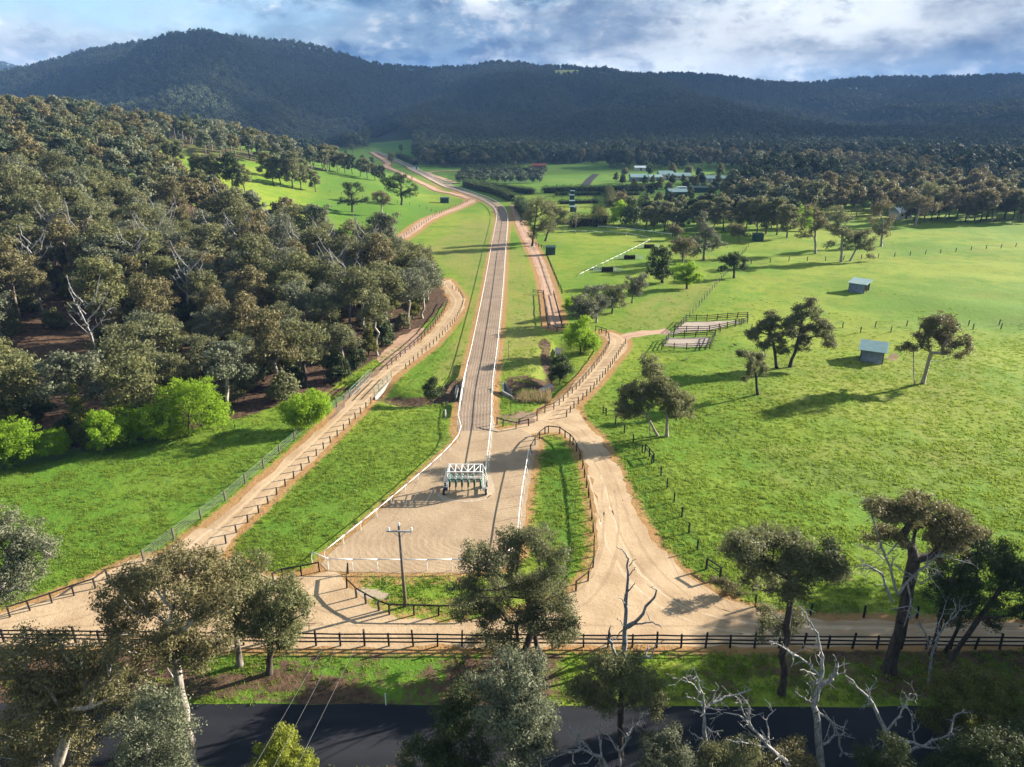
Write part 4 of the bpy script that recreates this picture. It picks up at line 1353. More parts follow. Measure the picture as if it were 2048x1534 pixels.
def white_rail(label, line, gap=3.2, h=1.15, side=1, name='running_rail', maxpost=300, r=.05, group=None):
    """white plastic running rail on goose-neck posts"""
    p = resample(line, gap)
    o = drop(p[0])
    e = thing(name, label, 'rail', o, group)
    key = ('goose', h, side)
    if key not in POSTM:
        m_ = MB()
        m_.tube((0, 0, -.2), (0, 0, h * .62), .035, n=6).tube((0, 0, h * .62), (0, .12 * side, h * .9), .032, n=6).tube((0, .12 * side, h * .9), (0, .2 * side, h), .03, n=6)
        POSTM[key] = m_.mesh('post', M['white'])
    g = [drop(q) - o for q in p]
    m_ = MB()
    tops = []
    for i, q in enumerate(g):
        t = g[min(i + 1, len(g) - 1)] - g[max(i - 1, 0)]
        a = math.atan2(t.y, t.x)
        if i < maxpost:
            c = link('post', POSTM[key], e, q)
            c.rotation_euler = (0, 0, a)
        tops.append(q + Vector((-math.sin(a) * .2 * side, math.cos(a) * .2 * side, h)))
    for a, b in zip(tops[:-1], tops[1:]):
        m_.tube(a, b, r, n=8)
    m_.obj('rail', M['white'], e, smooth=True)
    return e


tr_r, tr_l = offset_line(TRACK, 2.65), offset_line(TRACK, -2.65)
near_i = TRACK[:, 1] < 330
white_rail('long white running rail on the left side of the gallop track', np.vstack([GP([(650, 1118)])[:, :2], GP([(700, 1078), (750, 1037), (800, 995), (870, 934), (910, 893)])[:, :2], GP([(921, 872)])[:, :2], tr_l[near_i][1:]]), 3.0, side=-1)
white_rail('long white running rail on the right side of the gallop track', np.vstack([GP([(974, 960), (981, 893), (986, 850)])[:, :2], tr_r[near_i][2:]]), 3.0, side=1)
white_rail('white running rail on the far bend of the track, left side', tr_l[~near_i], 5.0, side=-1, r=.09)
white_rail('white running rail on the far bend of the track, right side', tr_r[~near_i], 5.0, side=1, r=.09)
white_rail('white running rail along the bottom and left corner of the sand chute', np.array([G(x, y, 1.15)[:2] for x, y in ((622, 1106), (626, 1113), (637, 1119), (680, 1121), (760, 1121), (840, 1122), (902, 1121), (950, 1120), (988, 1117), (1018, 1109), (1034, 1094))]), 2.4, side=1)
white_rail('white running rail on the right side of the sand chute beside the grass island', smooth_line(np.array([G(x, y, 1.15)[:2] for x, y in ((1034, 1092), (1039, 1060), (1043, 1010), (1050, 960), (1056, 925), (1061, 897))]), 1.5), 2.6, side=1)
white_rail('white curved rail around the grassed arena', smooth_line(GP([(1130, 467), (1181, 468), (1227, 470), (1263, 474), (1286, 478), (1299, 483), (1290, 490), (1274, 498), (1239, 516), (1204, 533), (1171, 549), (1156, 557)]), 2), 4.0, side=1, r=.045, name='arena_rail')
white_rail('white rail on the far side of the arena running into the trees', smooth_line(GP([(1196, 458), (1240, 461), (1274, 465), (1342, 474)]), 2), 4.0, side=1, r=.09, name='arena_rail')
white_rail('white rail beside the pale loop road by the orchard', smooth_line(GP([(1005, 366), (1040, 367), (1075, 366)]), 3), 6, side=1, r=.12, name='arena_rail')


# ------------------------------------------------------------------ single trees
bk, lf = {k: M['bark' + k] for k in ('grey', 'pale', 'dark')}, M


def dead_limbs(e, base, base_y, limbs, mat, seed, twig=1.0, part='branch'):
    """bare limbs drawn as pixel polylines at the tree's distance: ([(px, py)...], radius px at start, at end[, depth drift m])"""
    rng = np.random.default_rng(seed)
    o = np.array(e.location)
    for n_, l in enumerate(limbs):
        pts, r0, r1 = l[:3]
        dr = l[3] if len(l) > 3 else (0 if n_ == 0 else rng.normal() * 1.3)
        P_ = [at_depth(px, py, base_y + dr * (i / max(1, len(pts) - 1))) for i, (px, py) in enumerate(pts)]
        Q, RR = [], []
        for i in range(len(P_) - 1):
            for t in (0, .33, .66):
                Q.append(P_[i] + (P_[i + 1] - P_[i]) * t + (rng.normal(size=3) * .05 if i + t > 0 else 0))
        Q.append(P_[-1])
        Q = np.array(Q)
        z = (Q[0][1] * cP + (H - Q[0][2]) * sP) / F
        RR = np.linspace(r0, r1 * .8, len(Q)) * z * .68 + .003
        A, B, a, b = Q[:-1], Q[1:], RR[:-1], RR[1:]
        seg = [(A, B, a, b)]
        L = np.linalg.norm(np.diff(Q, axis=0), axis=1).sum()
        for _ in range(int(twig * (3 + L * 1.4)) if r0 < 9 else int(twig * 3)):
            i = int(rng.integers(len(Q) // 4, len(Q)))
            d = unit(unit(Q[i] - Q[max(i - 1, 0)]) * .6 + rng.normal(size=3) * .8 + [0, 0, .3])
            ln = (.35 + .9 * rng.random()) * min(1.3, .35 + L * .16)
            p0 = Q[i]
            k1 = p0 + d * ln * .55 + rng.normal(size=3) * .06
            k2 = k1 + unit(d + rng.normal(size=3) * .6) * ln * .5
            k3 = k1 + unit(d + rng.normal(size=3) * .9) * ln * .35
            rr = min(RR[i] * .6, .035)
            seg.append((np.array([p0, k1, k1]), np.array([k1, k2, k3]), np.array([rr, rr * .7, rr * .6]), np.array([rr * .7, .008, .008])))
        A, B, a, b = [np.concatenate(k) for k in zip(*seg)]
        v, q = tubes(A - o, B - o, a, b, 7)
        link('trunk' if (n_ == 0 and part == 'branch') else part, mesh_np(part, v, q, mats=[mat], smooth=True), e)


def dead_tree(label, base, limbs, mat, base_y=None, seed=1, twig=1.0):
    b = G(*base) if base_y is None else at_depth(base[0], base[1], base_y)
    b[2] = th(b[0], b[1])
    e = thing('dead_tree', label, 'dead tree', b)
    dead_limbs(e, base, b[1], limbs, mat, seed, twig)
    return e


PT = photo_tree
g_road = 'trees along the sealed road'
# along the bottom edge
PT('gum_tree', 'large spreading bronze gum with a long leaning pale trunk, left of the power pole', (388, 1540), [(290, 1180, 66), (360, 1150, 60), (250, 1245, 50), (330, 1255, 70), (400, 1215, 60), (425, 1150, 45), (300, 1325, 42), (385, 1310, 50), (222, 1205, 30), (440, 1280, 38), (345, 1120, 34), (410, 1120, 32), (255, 1160, 42), (450, 1200, 40), (240, 1290, 30)], bk['pale'], lf['gumbrown'], 26000, .24, .62, .28, base_y=36.0, group=g_road, fork_at=.5)
PT('gum_tree', 'smaller olive gum touching the right of the bronze spreading gum', (480, 1332), [(470, 1170, 42), (510, 1185, 38), (480, 1235, 42), (455, 1205, 32), (500, 1130, 28), (450, 1140, 30)], bk['grey'], lf['gum'], 12000, .26, .6, .22, group=g_road, grow_=1.45)
PT('gum_tree', 'olive gum with dark trunk on the verge left of the overhead wires', (538, 1347), [(560, 1190, 38), (592, 1218, 28), (545, 1245, 42), (580, 1265, 32), (520, 1215, 36), (500, 1270, 26), (560, 1290, 24), (585, 1180, 20)], bk['dark'], lf['gum'], 15000, .25, .6, .24, group=g_road, grow_=1.4)
PT('gum_tree', 'grey green gum crown leaning in over the clearing at the left edge', (-50, 1330), [(20, 1070, 55), (70, 1100, 42), (0, 1140, 55), (50, 1155, 36), (10, 1190, 36), (-40, 1060, 60), (-50, 1180, 50), (92, 1085, 18)], bk['pale'], lf['gumgrey'], 16000, .25, .62, .32, group=g_road)
PT('gum_tree', 'broad bronze gum filling the bottom left corner, pale limbs showing', (110, 1640), [(100, 1350, 70), (190, 1335, 55), (60, 1420, 80), (170, 1425, 70), (15, 1330, 60), (240, 1380, 50), (120, 1490, 80), (220, 1305, 32), (20, 1500, 70), (60, 1290, 40), (130, 1280, 30)], bk['pale'], lf['gumbrown'], 30000, .22, .6, .36, base_y=33.0, group=g_road, stems=2)
PT('gum_tree', 'low grey green gum at the bottom, left of the leaning pale trunk', (310, 1640), [(310, 1490, 60), (330, 1420, 46), (250, 1480, 52), (365, 1470, 30), (270, 1540, 60), (330, 1540, 50), (290, 1400, 30)], bk['pale'], lf['gumgrey'], 18000, .20, .55, .22, base_y=31.5, group=g_road)
PT('wattle_bush', 'yellow green wattle bush at the bottom edge under the wires', (566, 1620), [(570, 1490, 38), (540, 1515, 34), (602, 1515, 30), (566, 1468, 24), (560, 1545, 52), (520, 1545, 28), (610, 1550, 30)], bk['dark'], lf['yellowleaf'], 14000, .17, .36, .12, base_y=34.0, cat='bush', hollow=.45)
PT('gum_tree', 'tall rounded olive gum in the centre, in front of the grass island', (1066, 1322), [(1020, 1075, 38), (1070, 1085, 42), (1108, 1128, 38), (958, 1108, 36), (1000, 1132, 44), (930, 1180, 36), (925, 1220, 30), (985, 1190, 44), (1040, 1170, 38), (1095, 1195, 44), (1132, 1225, 36), (1000, 1250, 42), (1060, 1245, 44), (1110, 1270, 36), (972, 1285, 30), (1140, 1265, 26), (1020, 1295, 26), (1090, 1165, 30)], bk['dark'], lf['gum'], 34000, .24, .62, .30, stems=2, group=g_road, spread=.8)
PT('gum_tree', 'bushy grey green gum below the central tree, beside the sealed road', (1030, 1600), [(1010, 1340, 40), (1060, 1335, 36), (1000, 1390, 46), (1060, 1400, 46), (1090, 1432, 36), (1040, 1450, 42), (990, 1440, 38), (1030, 1500, 48), (1080, 1490, 36), (960, 1360, 26), (1040, 1540, 40)], bk['pale'], lf['gumgrey'], 26000, .21, .55, .28, base_y=33.0, group=g_road, spread=.7)
PT('dark_bush', 'dark leafy bush over the sealed road, left of the grey green gum', (900, 1600), [(925, 1400, 38), (900, 1440, 40), (945, 1450, 40), (880, 1500, 36), (830, 1505, 32), (950, 1510, 46), (900, 1535, 42), (815, 1530, 22)], bk['dark'], lf['darkleaf'], 17000, .20, .5, .16, base_y=34.0, cat='bush', hollow=.45)
PT('gum_tree', 'dark domed gum with a forked trunk beside the sealed road, right of centre', (1240, 1508), [(1230, 1320, 33), (1198, 1342, 32), (1268, 1338, 36), (1165, 1372, 32), (1190, 1385, 32), (1240, 1372, 33), (1295, 1372, 33), (1312, 1400, 26), (1210, 1402, 28), (1272, 1402, 30), (1150, 1392, 18), (1308, 1430, 14)], bk['dark'], lf['gum'], 19000, .20, .5, .22, group=g_road)
PT('gum_tree', 'open olive gum with one dark straight trunk on the right verge', (1562, 1388), [(1490, 1085, 36), (1540, 1080, 38), (1590, 1090, 38), (1640, 1105, 36), (1668, 1130, 30), (1470, 1110, 30), (1520, 1130, 42), (1590, 1140, 42), (1640, 1145, 32), (1560, 1180, 36), (1605, 1190, 26), (1530, 1230, 26), (1600, 1240, 26), (1495, 1168, 22), (1560, 1260, 18), (1525, 1270, 14), (1685, 1150, 14)], bk['dark'], lf['gum'], 24000, .24, .58, .25, group=g_road, fork_at=.55)
e = PT('gum_tree', 'tall thick trunked gum at right with bare dead limbs below its crown', (1778, 1342), [(1760, 1020, 33), (1800, 1030, 33), (1840, 1012, 38), (1880, 1040, 38), (1922, 1052, 32), (1950, 1068, 24), (1850, 1062, 30), (1900, 1090, 28), (1810, 1080, 18), (1742, 1078, 13), (1780, 1060, 24), (1870, 1110, 22)], bk['dark'], lf['gumbrown'], 17000, .24, .55, .44, group=g_road, fork_at=.5)
by = e.location[1]
dead_limbs(e, None, by - .5, [([(1785, 1205), (1765, 1150), (1735, 1128), (1708, 1136)], 4, 1), ([(1795, 1190), (1770, 1110), (1750, 1050), (1736, 1005)], 4, 1), ([(1768, 1120), (1742, 1096), (1716, 1090)], 2, 1), ([(1800, 1185), (1835, 1140), (1875, 1112), (1945, 1128)], 4, 1, -1.5),
                              ([(1815, 1165), (1822, 1200), (1815, 1232), (1842, 1252), (1856, 1292)], 3, 1, -1.2), ([(1775, 1110), (1800, 1080), (1830, 1090)], 2, 1), ([(1790, 1130), (1840, 1165), (1870, 1150)], 2, 1, -1.5)], M['deadwood'], 401, 2.0, 'dead_branch')
PT('wattle_tree', 'dark multi stemmed wattle leaning right at the right edge', (1880, 1312), [(1990, 1118, 52), (1945, 1110, 40), (2022, 1160, 46), (1900, 1150, 40), (1960, 1190, 46), (1880, 1192, 34), (2042, 1220, 36), (1905, 1232, 30), (1985, 1245, 26), (2060, 1150, 30)], bk['dark'], lf['darkleaf'], 24000, .22, .55, .2, stems=3, group=g_road, spread=.8)
PT('wattle_bush', 'dark wattle bush on the shaded verge at the bottom right', (1940, 1530), [(1900, 1385, 46), (1960, 1372, 46), (2015, 1392, 42), (1880, 1435, 46), (1950, 1440, 56), (2022, 1450, 50), (1985, 1470, 40)], bk['dark'], lf['wattle'], 22000, .2, .5, .16, base_y=38.5, cat='bush', hollow=.45)
PT('dark_bush', 'dark green bush in the bottom right corner of the picture', (2010, 1640), [(2000, 1510, 55), (1930, 1515, 44), (2050, 1485, 55), (1880, 1540, 40)], bk['dark'], lf['darkleaf'], 15000, .2, .5, .14, base_y=33, cat='bush', hollow=.45)
for lab, b, L, m_ in (('low olive bush at the bottom, under the slim dead tree', (1455, 1600), [(1440, 1515, 32), (1485, 1505, 36), (1420, 1540, 34), (1500, 1540, 30)], 'gum'), ('low grey green bush at the bottom, right of the forked dark gum', (1325, 1600), [(1330, 1505, 36), (1300, 1485, 26), (1360, 1525, 34), (1310, 1540, 36), (1345, 1470, 18)], 'gumgrey'),
                      ('low bronze bush at the bottom beside the tall dead trunk', (1580, 1600), [(1590, 1505, 28), (1545, 1525, 32), (1610, 1540, 30), (1530, 1545, 20)], 'gumbrown'), ('low dark bush at the bottom beside the sprawling dead limbs', (1745, 1600), [(1740, 1520, 34), (1780, 1500, 36), (1800, 1540, 36), (1760, 1545, 36)], 'darkleaf')):
    PT('low_bush', lab, b, L, bk['dark'], lf[m_], 8000, .18, .42, .09, base_y=34, cat='bush', hollow=.4, spread=.4)
PT('low_bush', 'dry straggly bush on the corner of the wide dirt bend', (1450, 1190), [(1430, 1160, 14), (1450, 1170, 18), (1475, 1185, 18), (1495, 1198, 14)], bk['grey'], lf['gumbrown'], 3500, .2, .35, .06, cat='bush', spread=.25, hollow=.3)

dead_tree('tall grey dead tree with one thick side limb, before the wide dirt bend', (1246, 1308), [([(1246, 1308), (1250, 1270), (1252, 1220), (1255, 1160), (1257, 1117)], 9, 3), ([(1257, 1117), (1249, 1105), (1232, 1093)], 2.6, 1), ([(1252, 1256), (1275, 1236), (1300, 1206), (1311, 1192), (1313, 1180)], 5.5, 2.5), ([(1252, 1257), (1275, 1246), (1300, 1243), (1318, 1250), (1323, 1256)], 3.2, 1),
          ([(1250, 1253), (1240, 1243), (1235, 1236)], 1.6, 1), ([(1248, 1258), (1236, 1270), (1230, 1290)], 2, 1.2), ([(1257, 1182), (1266, 1172), (1270, 1166)], 2, 1), ([(1253, 1210), (1244, 1200), (1237, 1197)], 2, 1), ([(1257, 1152), (1266, 1140), (1272, 1134)], 1.6, .8), ([(1258, 1132), (1264, 1122), (1272, 1118)], 1.4, .7), ([(1300, 1242), (1296, 1228), (1290, 1222)], 1.2, .7), ([(1252, 1215), (1250, 1195), (1252, 1188)], 6, 3)], M['snag'], seed=402, twig=.12)
dead_tree('stubby grey dead limbs rising behind the dark domed gum', (1240, 1335), [([(1240, 1335), (1228, 1300), (1218, 1278), (1220, 1255)], 6, 2), ([(1226, 1298), (1214, 1276), (1212, 1268)], 3, 1), ([(1240, 1330), (1275, 1318), (1300, 1312), (1312, 1290), (1332, 1280)], 3.5, 1), ([(1292, 1314), (1294, 1298), (1298, 1292)], 3, 1.5)], M['snag'], seed=403, twig=.3)
dead_tree('slim bleached dead tree with a long right limb over the sealed road', (1412, 1560), [([(1411, 1560), (1409, 1500), (1408, 1440), (1407, 1402)], 8, 4.5), ([(1407, 1402), (1402, 1380), (1392, 1352), (1387, 1334)], 3, 1), ([(1410, 1417), (1427, 1402), (1462, 1391), (1502, 1379)], 5, 1.6), ([(1420, 1408), (1430, 1385), (1438, 1374)], 3, 1.5), ([(1406, 1405), (1390, 1397), (1368, 1395)], 2.5, 1), ([(1402, 1386), (1382, 1366), (1366, 1354)], 2.2, 1), ([(1409, 1480), (1395, 1474), (1381, 1464)], 3, 1.5), ([(1410, 1500), (1426, 1482), (1434, 1470)], 2.5, 1), ([(1408, 1450), (1430, 1465), (1446, 1460)], 2.4, 1)], M['deadwood'], base_y=36, seed=404)
dead_tree('tall bleached dead trunk with a broken stub, right of the slim dead tree', (1643, 1575), [([(1643, 1575), (1640, 1500), (1632, 1440), (1627, 1410), (1638, 1375), (1645, 1340)], 12, 6.5), ([(1645, 1340), (1642, 1300), (1634, 1265), (1616, 1236), (1603, 1208)], 5, 1), ([(1641, 1372), (1660, 1360), (1670, 1342), (1674, 1324)], 8, 5), ([(1641, 1350), (1620, 1346), (1600, 1340)], 2.5, 1), ([(1638, 1348), (1610, 1322), (1572, 1300), (1538, 1281)], 4, 1), ([(1634, 1420), (1660, 1440), (1680, 1470), (1683, 1502), (1660, 1535)], 4, 3), ([(1645, 1490), (1668, 1472), (1690, 1465)], 4, 2), ([(1627, 1408), (1606, 1396), (1590, 1382)], 2.6, 1), ([(1626, 1395), (1620, 1372), (1632, 1362)], 2, 1)], M['deadwood'], base_y=36.5, seed=405)
dead_tree('sprawling bleached dead limbs reaching left below the tall dead trunk', (1600, 1600), [([(1600, 1600), (1572, 1522), (1532, 1492), (1502, 1452), (1480, 1430), (1448, 1425)], 7, 1.2), ([(1535, 1494), (1492, 1486), (1458, 1479)], 2.5, 1), ([(1540, 1497), (1533, 1440), (1552, 1418)], 2.5, 1), ([(1506, 1457), (1482, 1412), (1470, 1392)], 2.2, 1), ([(1500, 1450), (1498, 1415), (1490, 1400)], 1.8, 1)], M['deadwood'], base_y=34, seed=406)
dead_tree('wide forked bleached dead tree at the bottom right', (1775, 1600), [([(1775, 1600), (1770, 1500), (1768, 1455), (1742, 1402), (1712, 1372), (1690, 1350)], 9, 1.2), ([(1775, 1475), (1830, 1486), (1880, 1500), (1928, 1512)], 6, 1.2), ([(1795, 1510), (1850, 1488), (1898, 1470), (1910, 1432), (1928, 1418)], 5, 1.6), ([(1774, 1462), (1800, 1430), (1815, 1402), (1832, 1390)], 3.2, 1), ([(1775, 1560), (1750, 1520), (1735, 1500), (1712, 1510)], 5, 1.5), ([(1830, 1486), (1820, 1430), (1800, 1398)], 2.6, 1), ([(1742, 1404), (1738, 1380), (1752, 1362)], 2.2, 1), ([(1880, 1500), (1900, 1525), (1925, 1545)], 2.5, 1)], M['deadwood'], base_y=36, seed=407, twig=1.4)
dead_tree('slender white dead sapling leaning right on the right verge', (1856, 1368), [([(1856, 1368), (1865, 1310), (1875, 1272), (1900, 1240), (1926, 1214)], 4.5, 1), ([(1870, 1282), (1880, 1242), (1892, 1205)], 2, .8), ([(1867, 1300), (1850, 1268), (1838, 1240)], 1.6, .8), ([(1900, 1240), (1912, 1215), (1908, 1196)], 1.5, .7)], M['deadwood'], seed=408, twig=.7)
dead_tree('tangle of white dead branches low under the dark domed gum', (1245, 1600), [([(1245, 1600), (1204, 1512), (1162, 1500), (1118, 1511)], 6, 1.2), ([(1203, 1512), (1196, 1462), (1212, 1430)], 3, 1), ([(1182, 1505), (1150, 1462), (1118, 1440)], 2.6, 1), ([(1243, 1590), (1240, 1502), (1262, 1460), (1278, 1440)], 4, 1), ([(1240, 1505), (1215, 1470), (1190, 1455)], 2.5, 1), ([(1245, 1540), (1290, 1520), (1305, 1508)], 3, 1), ([(1165, 1500), (1155, 1480), (1160, 1465)], 2, 1)], M['deadwood'], base_y=35.5, seed=409, twig=1.5)

# right paddock
PT('gum_tree', 'upright dark gum, right one of the pair on the near right paddock', (1334, 873), [(1297, 722, 17), (1305, 748, 22), (1322, 778, 25), (1345, 792, 24), (1368, 802, 20), (1378, 830, 12), (1330, 806, 24), (1352, 825, 18), (1300, 772, 18)], bk['pale'], lf['gum'], 11500, .34, .62, .22, grow_=1.4)
PT('gum_tree', 'slanting two stemmed gum, left one of the pair on the near right paddock', (1310, 874), [(1252, 790, 19), (1245, 815, 17), (1272, 782, 22), (1290, 806, 20), (1265, 824, 17), (1240, 832, 10), (1303, 785, 17)], bk['pale'], lf['gum'], 9000, .34, .62, .18, stems=2, grow_=1.4)
PT('gum_tree', 'tall spreading dark gum by the shed, right of its two trunks', (1580, 734), [(1622, 603, 11), (1606, 622, 15), (1635, 636, 14), (1590, 642, 16), (1650, 662, 17), (1614, 668, 18), (1580, 668, 16), (1602, 692, 14), (1660, 688, 13), (1570, 645, 12)], bk['dark'], lf['gum'], 11000, .38, .66, .28, grow_=1.45)
PT('gum_tree', 'dark gum with dense crown, left of the two trunks near the shed', (1554, 736), [(1522, 655, 17), (1546, 648, 17), (1510, 674, 12), (1550, 680, 17), (1530, 692, 11), (1563, 702, 11), (1500, 666, 8), (1540, 630, 8)], bk['dark'], lf['gum'], 9500, .38, .66, .26, grow_=1.45)
PT('gum_tree', 'small lollipop gum standing alone left of the blue grey sheds', (1516, 789), [(1490, 710, 11), (1515, 714, 15), (1505, 736, 12), (1528, 738, 10), (1492, 758, 6), (1480, 708, 8)], bk['dark'], lf['gum'], 4500, .34, .58, .2)
PT('gum_tree', 'spreading umbrella gum with a stout pale trunk right of the nearer shed', (1840, 769), [(1880, 640, 17), (1852, 648, 14), (1905, 655, 14), (1930, 680, 13), (1942, 697, 7), (1842, 675, 12), (1872, 675, 15), (1902, 692, 12), (1815, 692, 10), (1798, 700, 6), (1920, 712, 9), (1890, 706, 11), (1830, 702, 9), (1862, 662, 15), (1885, 672, 16), (1850, 690, 11), (1900, 640, 12)], bk['pale'], lf['gumbrown'], 11500, .36, .62, .3, stems=2, grow_=1.4, fork_at=.32)
PT('dark_tree', 'low spreading dark green tree beside the wire fence in the right paddock', (1468, 556), [(1450, 520, 12), (1470, 512, 13), (1490, 520, 10), (1440, 540, 8), (1465, 530, 12), (1487, 536, 9)], bk['dark'], lf['darkleaf'], 5000, .42, .7, .3)
PT('willow_tree', 'bright lime willow in the hollow beyond the sand yards', (1374, 578), [(1365, 535, 13), (1386, 535, 13), (1375, 550, 16), (1397, 556, 11), (1357, 557, 11), (1350, 540, 9), (1375, 562, 12)], bk['dark'], lf['lime'], 6000, .42, .66, .25, cat='tree')
PT('dark_tree', 'very dark round crowned tree left of the lime willow', (1325, 565), [(1315, 500, 14), (1332, 510, 17), (1304, 525, 13), (1325, 538, 17), (1345, 545, 12), (1300, 545, 9), (1320, 552, 14)], bk['dark'], lf['darkleaf'], 6500, .45, .75, .35)
PT('gum_tree', 'tall grey gum in the clump behind the lime willow', (1407, 520), [(1400, 440, 12), (1410, 458, 15), (1395, 480, 16), (1425, 475, 14), (1440, 490, 10), (1385, 505, 12), (1420, 495, 13), (1405, 430, 8)], bk['grey'], lf['gumgrey'], 6500, .5, .8, .35)
PT('gum_tree', 'bronze gum squeezed between the dark tree and the tall grey gum', (1365, 535), [(1370, 485, 15), (1350, 492, 14), (1385, 490, 12), (1360, 505, 13)], bk['grey'], lf['gumbrown'], 4000, .5, .8, .3)
PT('gum_tree', 'small orange tipped gum right of the tall grey gum clump', (1478, 484), [(1466, 452, 9), (1482, 460, 9), (1490, 468, 6), (1470, 466, 8)], bk['grey'], lf['gumbrown'], 2400, .55, .8, .2)
PT('gum_tree', 'small orange tipped gum left of the tall grey gum clump', (1352, 480), [(1345, 455, 9), (1358, 462, 8), (1350, 468, 8)], bk['grey'], lf['gumbrown'], 2200, .55, .8, .2)
PT('gum_tree', 'tall pale trunked gum in the middle of the far right clump', (1682, 524), [(1672, 420, 12), (1690, 438, 12), (1660, 455, 12), (1680, 465, 14), (1700, 470, 12), (1660, 490, 10), (1690, 492, 12)], bk['pale'], lf['gum'], 5500, .5, .8, .38)
PT('gum_tree', 'rounder olive gum right of the tall pale trunk, far right clump', (1700, 522), [(1730, 468, 12), (1715, 490, 12), (1735, 495, 10), (1740, 514, 7), (1710, 472, 11), (1745, 480, 8)], bk['pale'], lf['gum'], 4500, .5, .8, .3)
PT('gum_tree', 'gum with a leaning white trunk, left in the far right clump', (1631, 507), [(1620, 420, 12), (1640, 435, 12), (1650, 450, 10), (1630, 455, 10), (1600, 472, 8), (1618, 470, 8), (1605, 445, 9)], bk['pale'], lf['gumbrown'], 4500, .5, .8, .38)
PT('gum_tree', 'bronze gum with a bare pale fork, right of the far right clump', (1762, 493), [(1770, 410, 13), (1755, 415, 12), (1745, 440, 10), (1785, 438, 9), (1770, 450, 10), (1765, 470, 11), (1752, 462, 9)], bk['pale'], lf['gumbrown'], 4500, .5, .8, .38)
PT('gum_tree', 'pale trunked gum at the dark tree line, right of the bronze forked gum', (1830, 452), [(1850, 405, 13), (1833, 400, 13), (1870, 415, 11), (1815, 410, 10), (1845, 420, 10)], bk['pale'], lf['gumbrown'], 4000, .6, .9, .35)
# centre
PT('gum_tree', 'big grey green gum overhanging the pink lane past the arena', (1064, 492), [(1070, 410, 14), (1092, 420, 16), (1060, 430, 14), (1100, 437, 14), (1075, 450, 18), (1050, 447, 10), (1090, 460, 14), (1065, 470, 12), (1082, 400, 9)], bk['dark'], lf['gum'], 7500, .5, .8, .4)
PT('gum_tree', 'second gum behind the big one by the pink lane', (1090, 482), [(1120, 430, 11), (1110, 420, 12), (1125, 442, 8), (1105, 455, 12), (1095, 410, 10), (1130, 425, 6)], bk['dark'], lf['gum'], 5000, .5, .8, .35)
PT('willow_tree', 'bright green round willow beside the creek and the winding lane', (1160, 708), [(1160, 658, 18), (1145, 680, 17), (1180, 678, 17), (1160, 690, 20), (1136, 666, 11), (1190, 690, 11), (1170, 645, 11)], bk['dark'], lf['lime'], 11000, .34, .55, .12, cat='tree', hollow=.45, grow_=1.5)
PT('dark_bush', 'round dark green bush on the creek bank below the willow', (1120, 762), [(1120, 725, 15), (1110, 740, 13), (1132, 740, 13), (1120, 748, 13), (1122, 715, 8)], bk['dark'], lf['darkleaf'], 6500, .28, .48, .12, cat='bush', hollow=.4, grow_=1.45)
PT('dark_bush', 'small dark shrub touching the round dark bush by the creek', (1103, 766), [(1103, 752, 7), (1107, 758, 6)], bk['dark'], lf['darkleaf'], 1200, .26, .36, .06, cat='bush', hollow=.4)
PT('dark_bush', 'dark green bush in the creek bed left of the gallop track', (865, 802), [(865, 768, 11), (855, 782, 11), (876, 784, 11), (865, 792, 11), (862, 760, 6)], bk['dark'], lf['darkleaf'], 5000, .26, .45, .1, cat='bush', hollow=.4, grow_=1.5)
PT('gum_tree', 'silvery gum with white limbs above the green willow', (1168, 655), [(1165, 605, 19), (1150, 625, 15), (1178, 615, 16), (1172, 632, 16), (1155, 598, 10)], bk['pale'], lf['gumgrey'], 6500, .36, .62, .22, stems=3, grow_=1.55)
PT('gum_tree', 'silvery gum right of the white limbed gum above the willow', (1193, 645), [(1185, 588, 18), (1198, 612, 16), (1208, 600, 12), (1190, 625, 13), (1195, 577, 9)], bk['pale'], lf['gumgrey'], 5500, .36, .62, .22, grow_=1.55)
PT('gum_tree', 'dark silvery gum midway along the row below the arena', (1224, 627), [(1215, 582, 14), (1236, 595, 14), (1206, 600, 11), (1242, 578, 10), (1225, 608, 12), (1245, 608, 8)], bk['grey'], lf['gum'], 5000, .38, .66, .22, grow_=1.55)
PT('gum_tree', 'last silvery gum at the right end of the row below the arena', (1264, 606), [(1265, 562, 12), (1280, 570, 12), (1270, 585, 11), (1255, 575, 9), (1285, 556, 7)], bk['grey'], lf['gumgrey'], 4200, .4, .66, .2, grow_=1.55)
PT('lime_bush', 'lime green bush behind the silvery gums by the upper lane', (1138, 632), [(1140, 602, 11), (1132, 615, 9), (1148, 612, 9)], bk['dark'], lf['lime'], 2400, .34, .5, .1, cat='bush', hollow=.4)
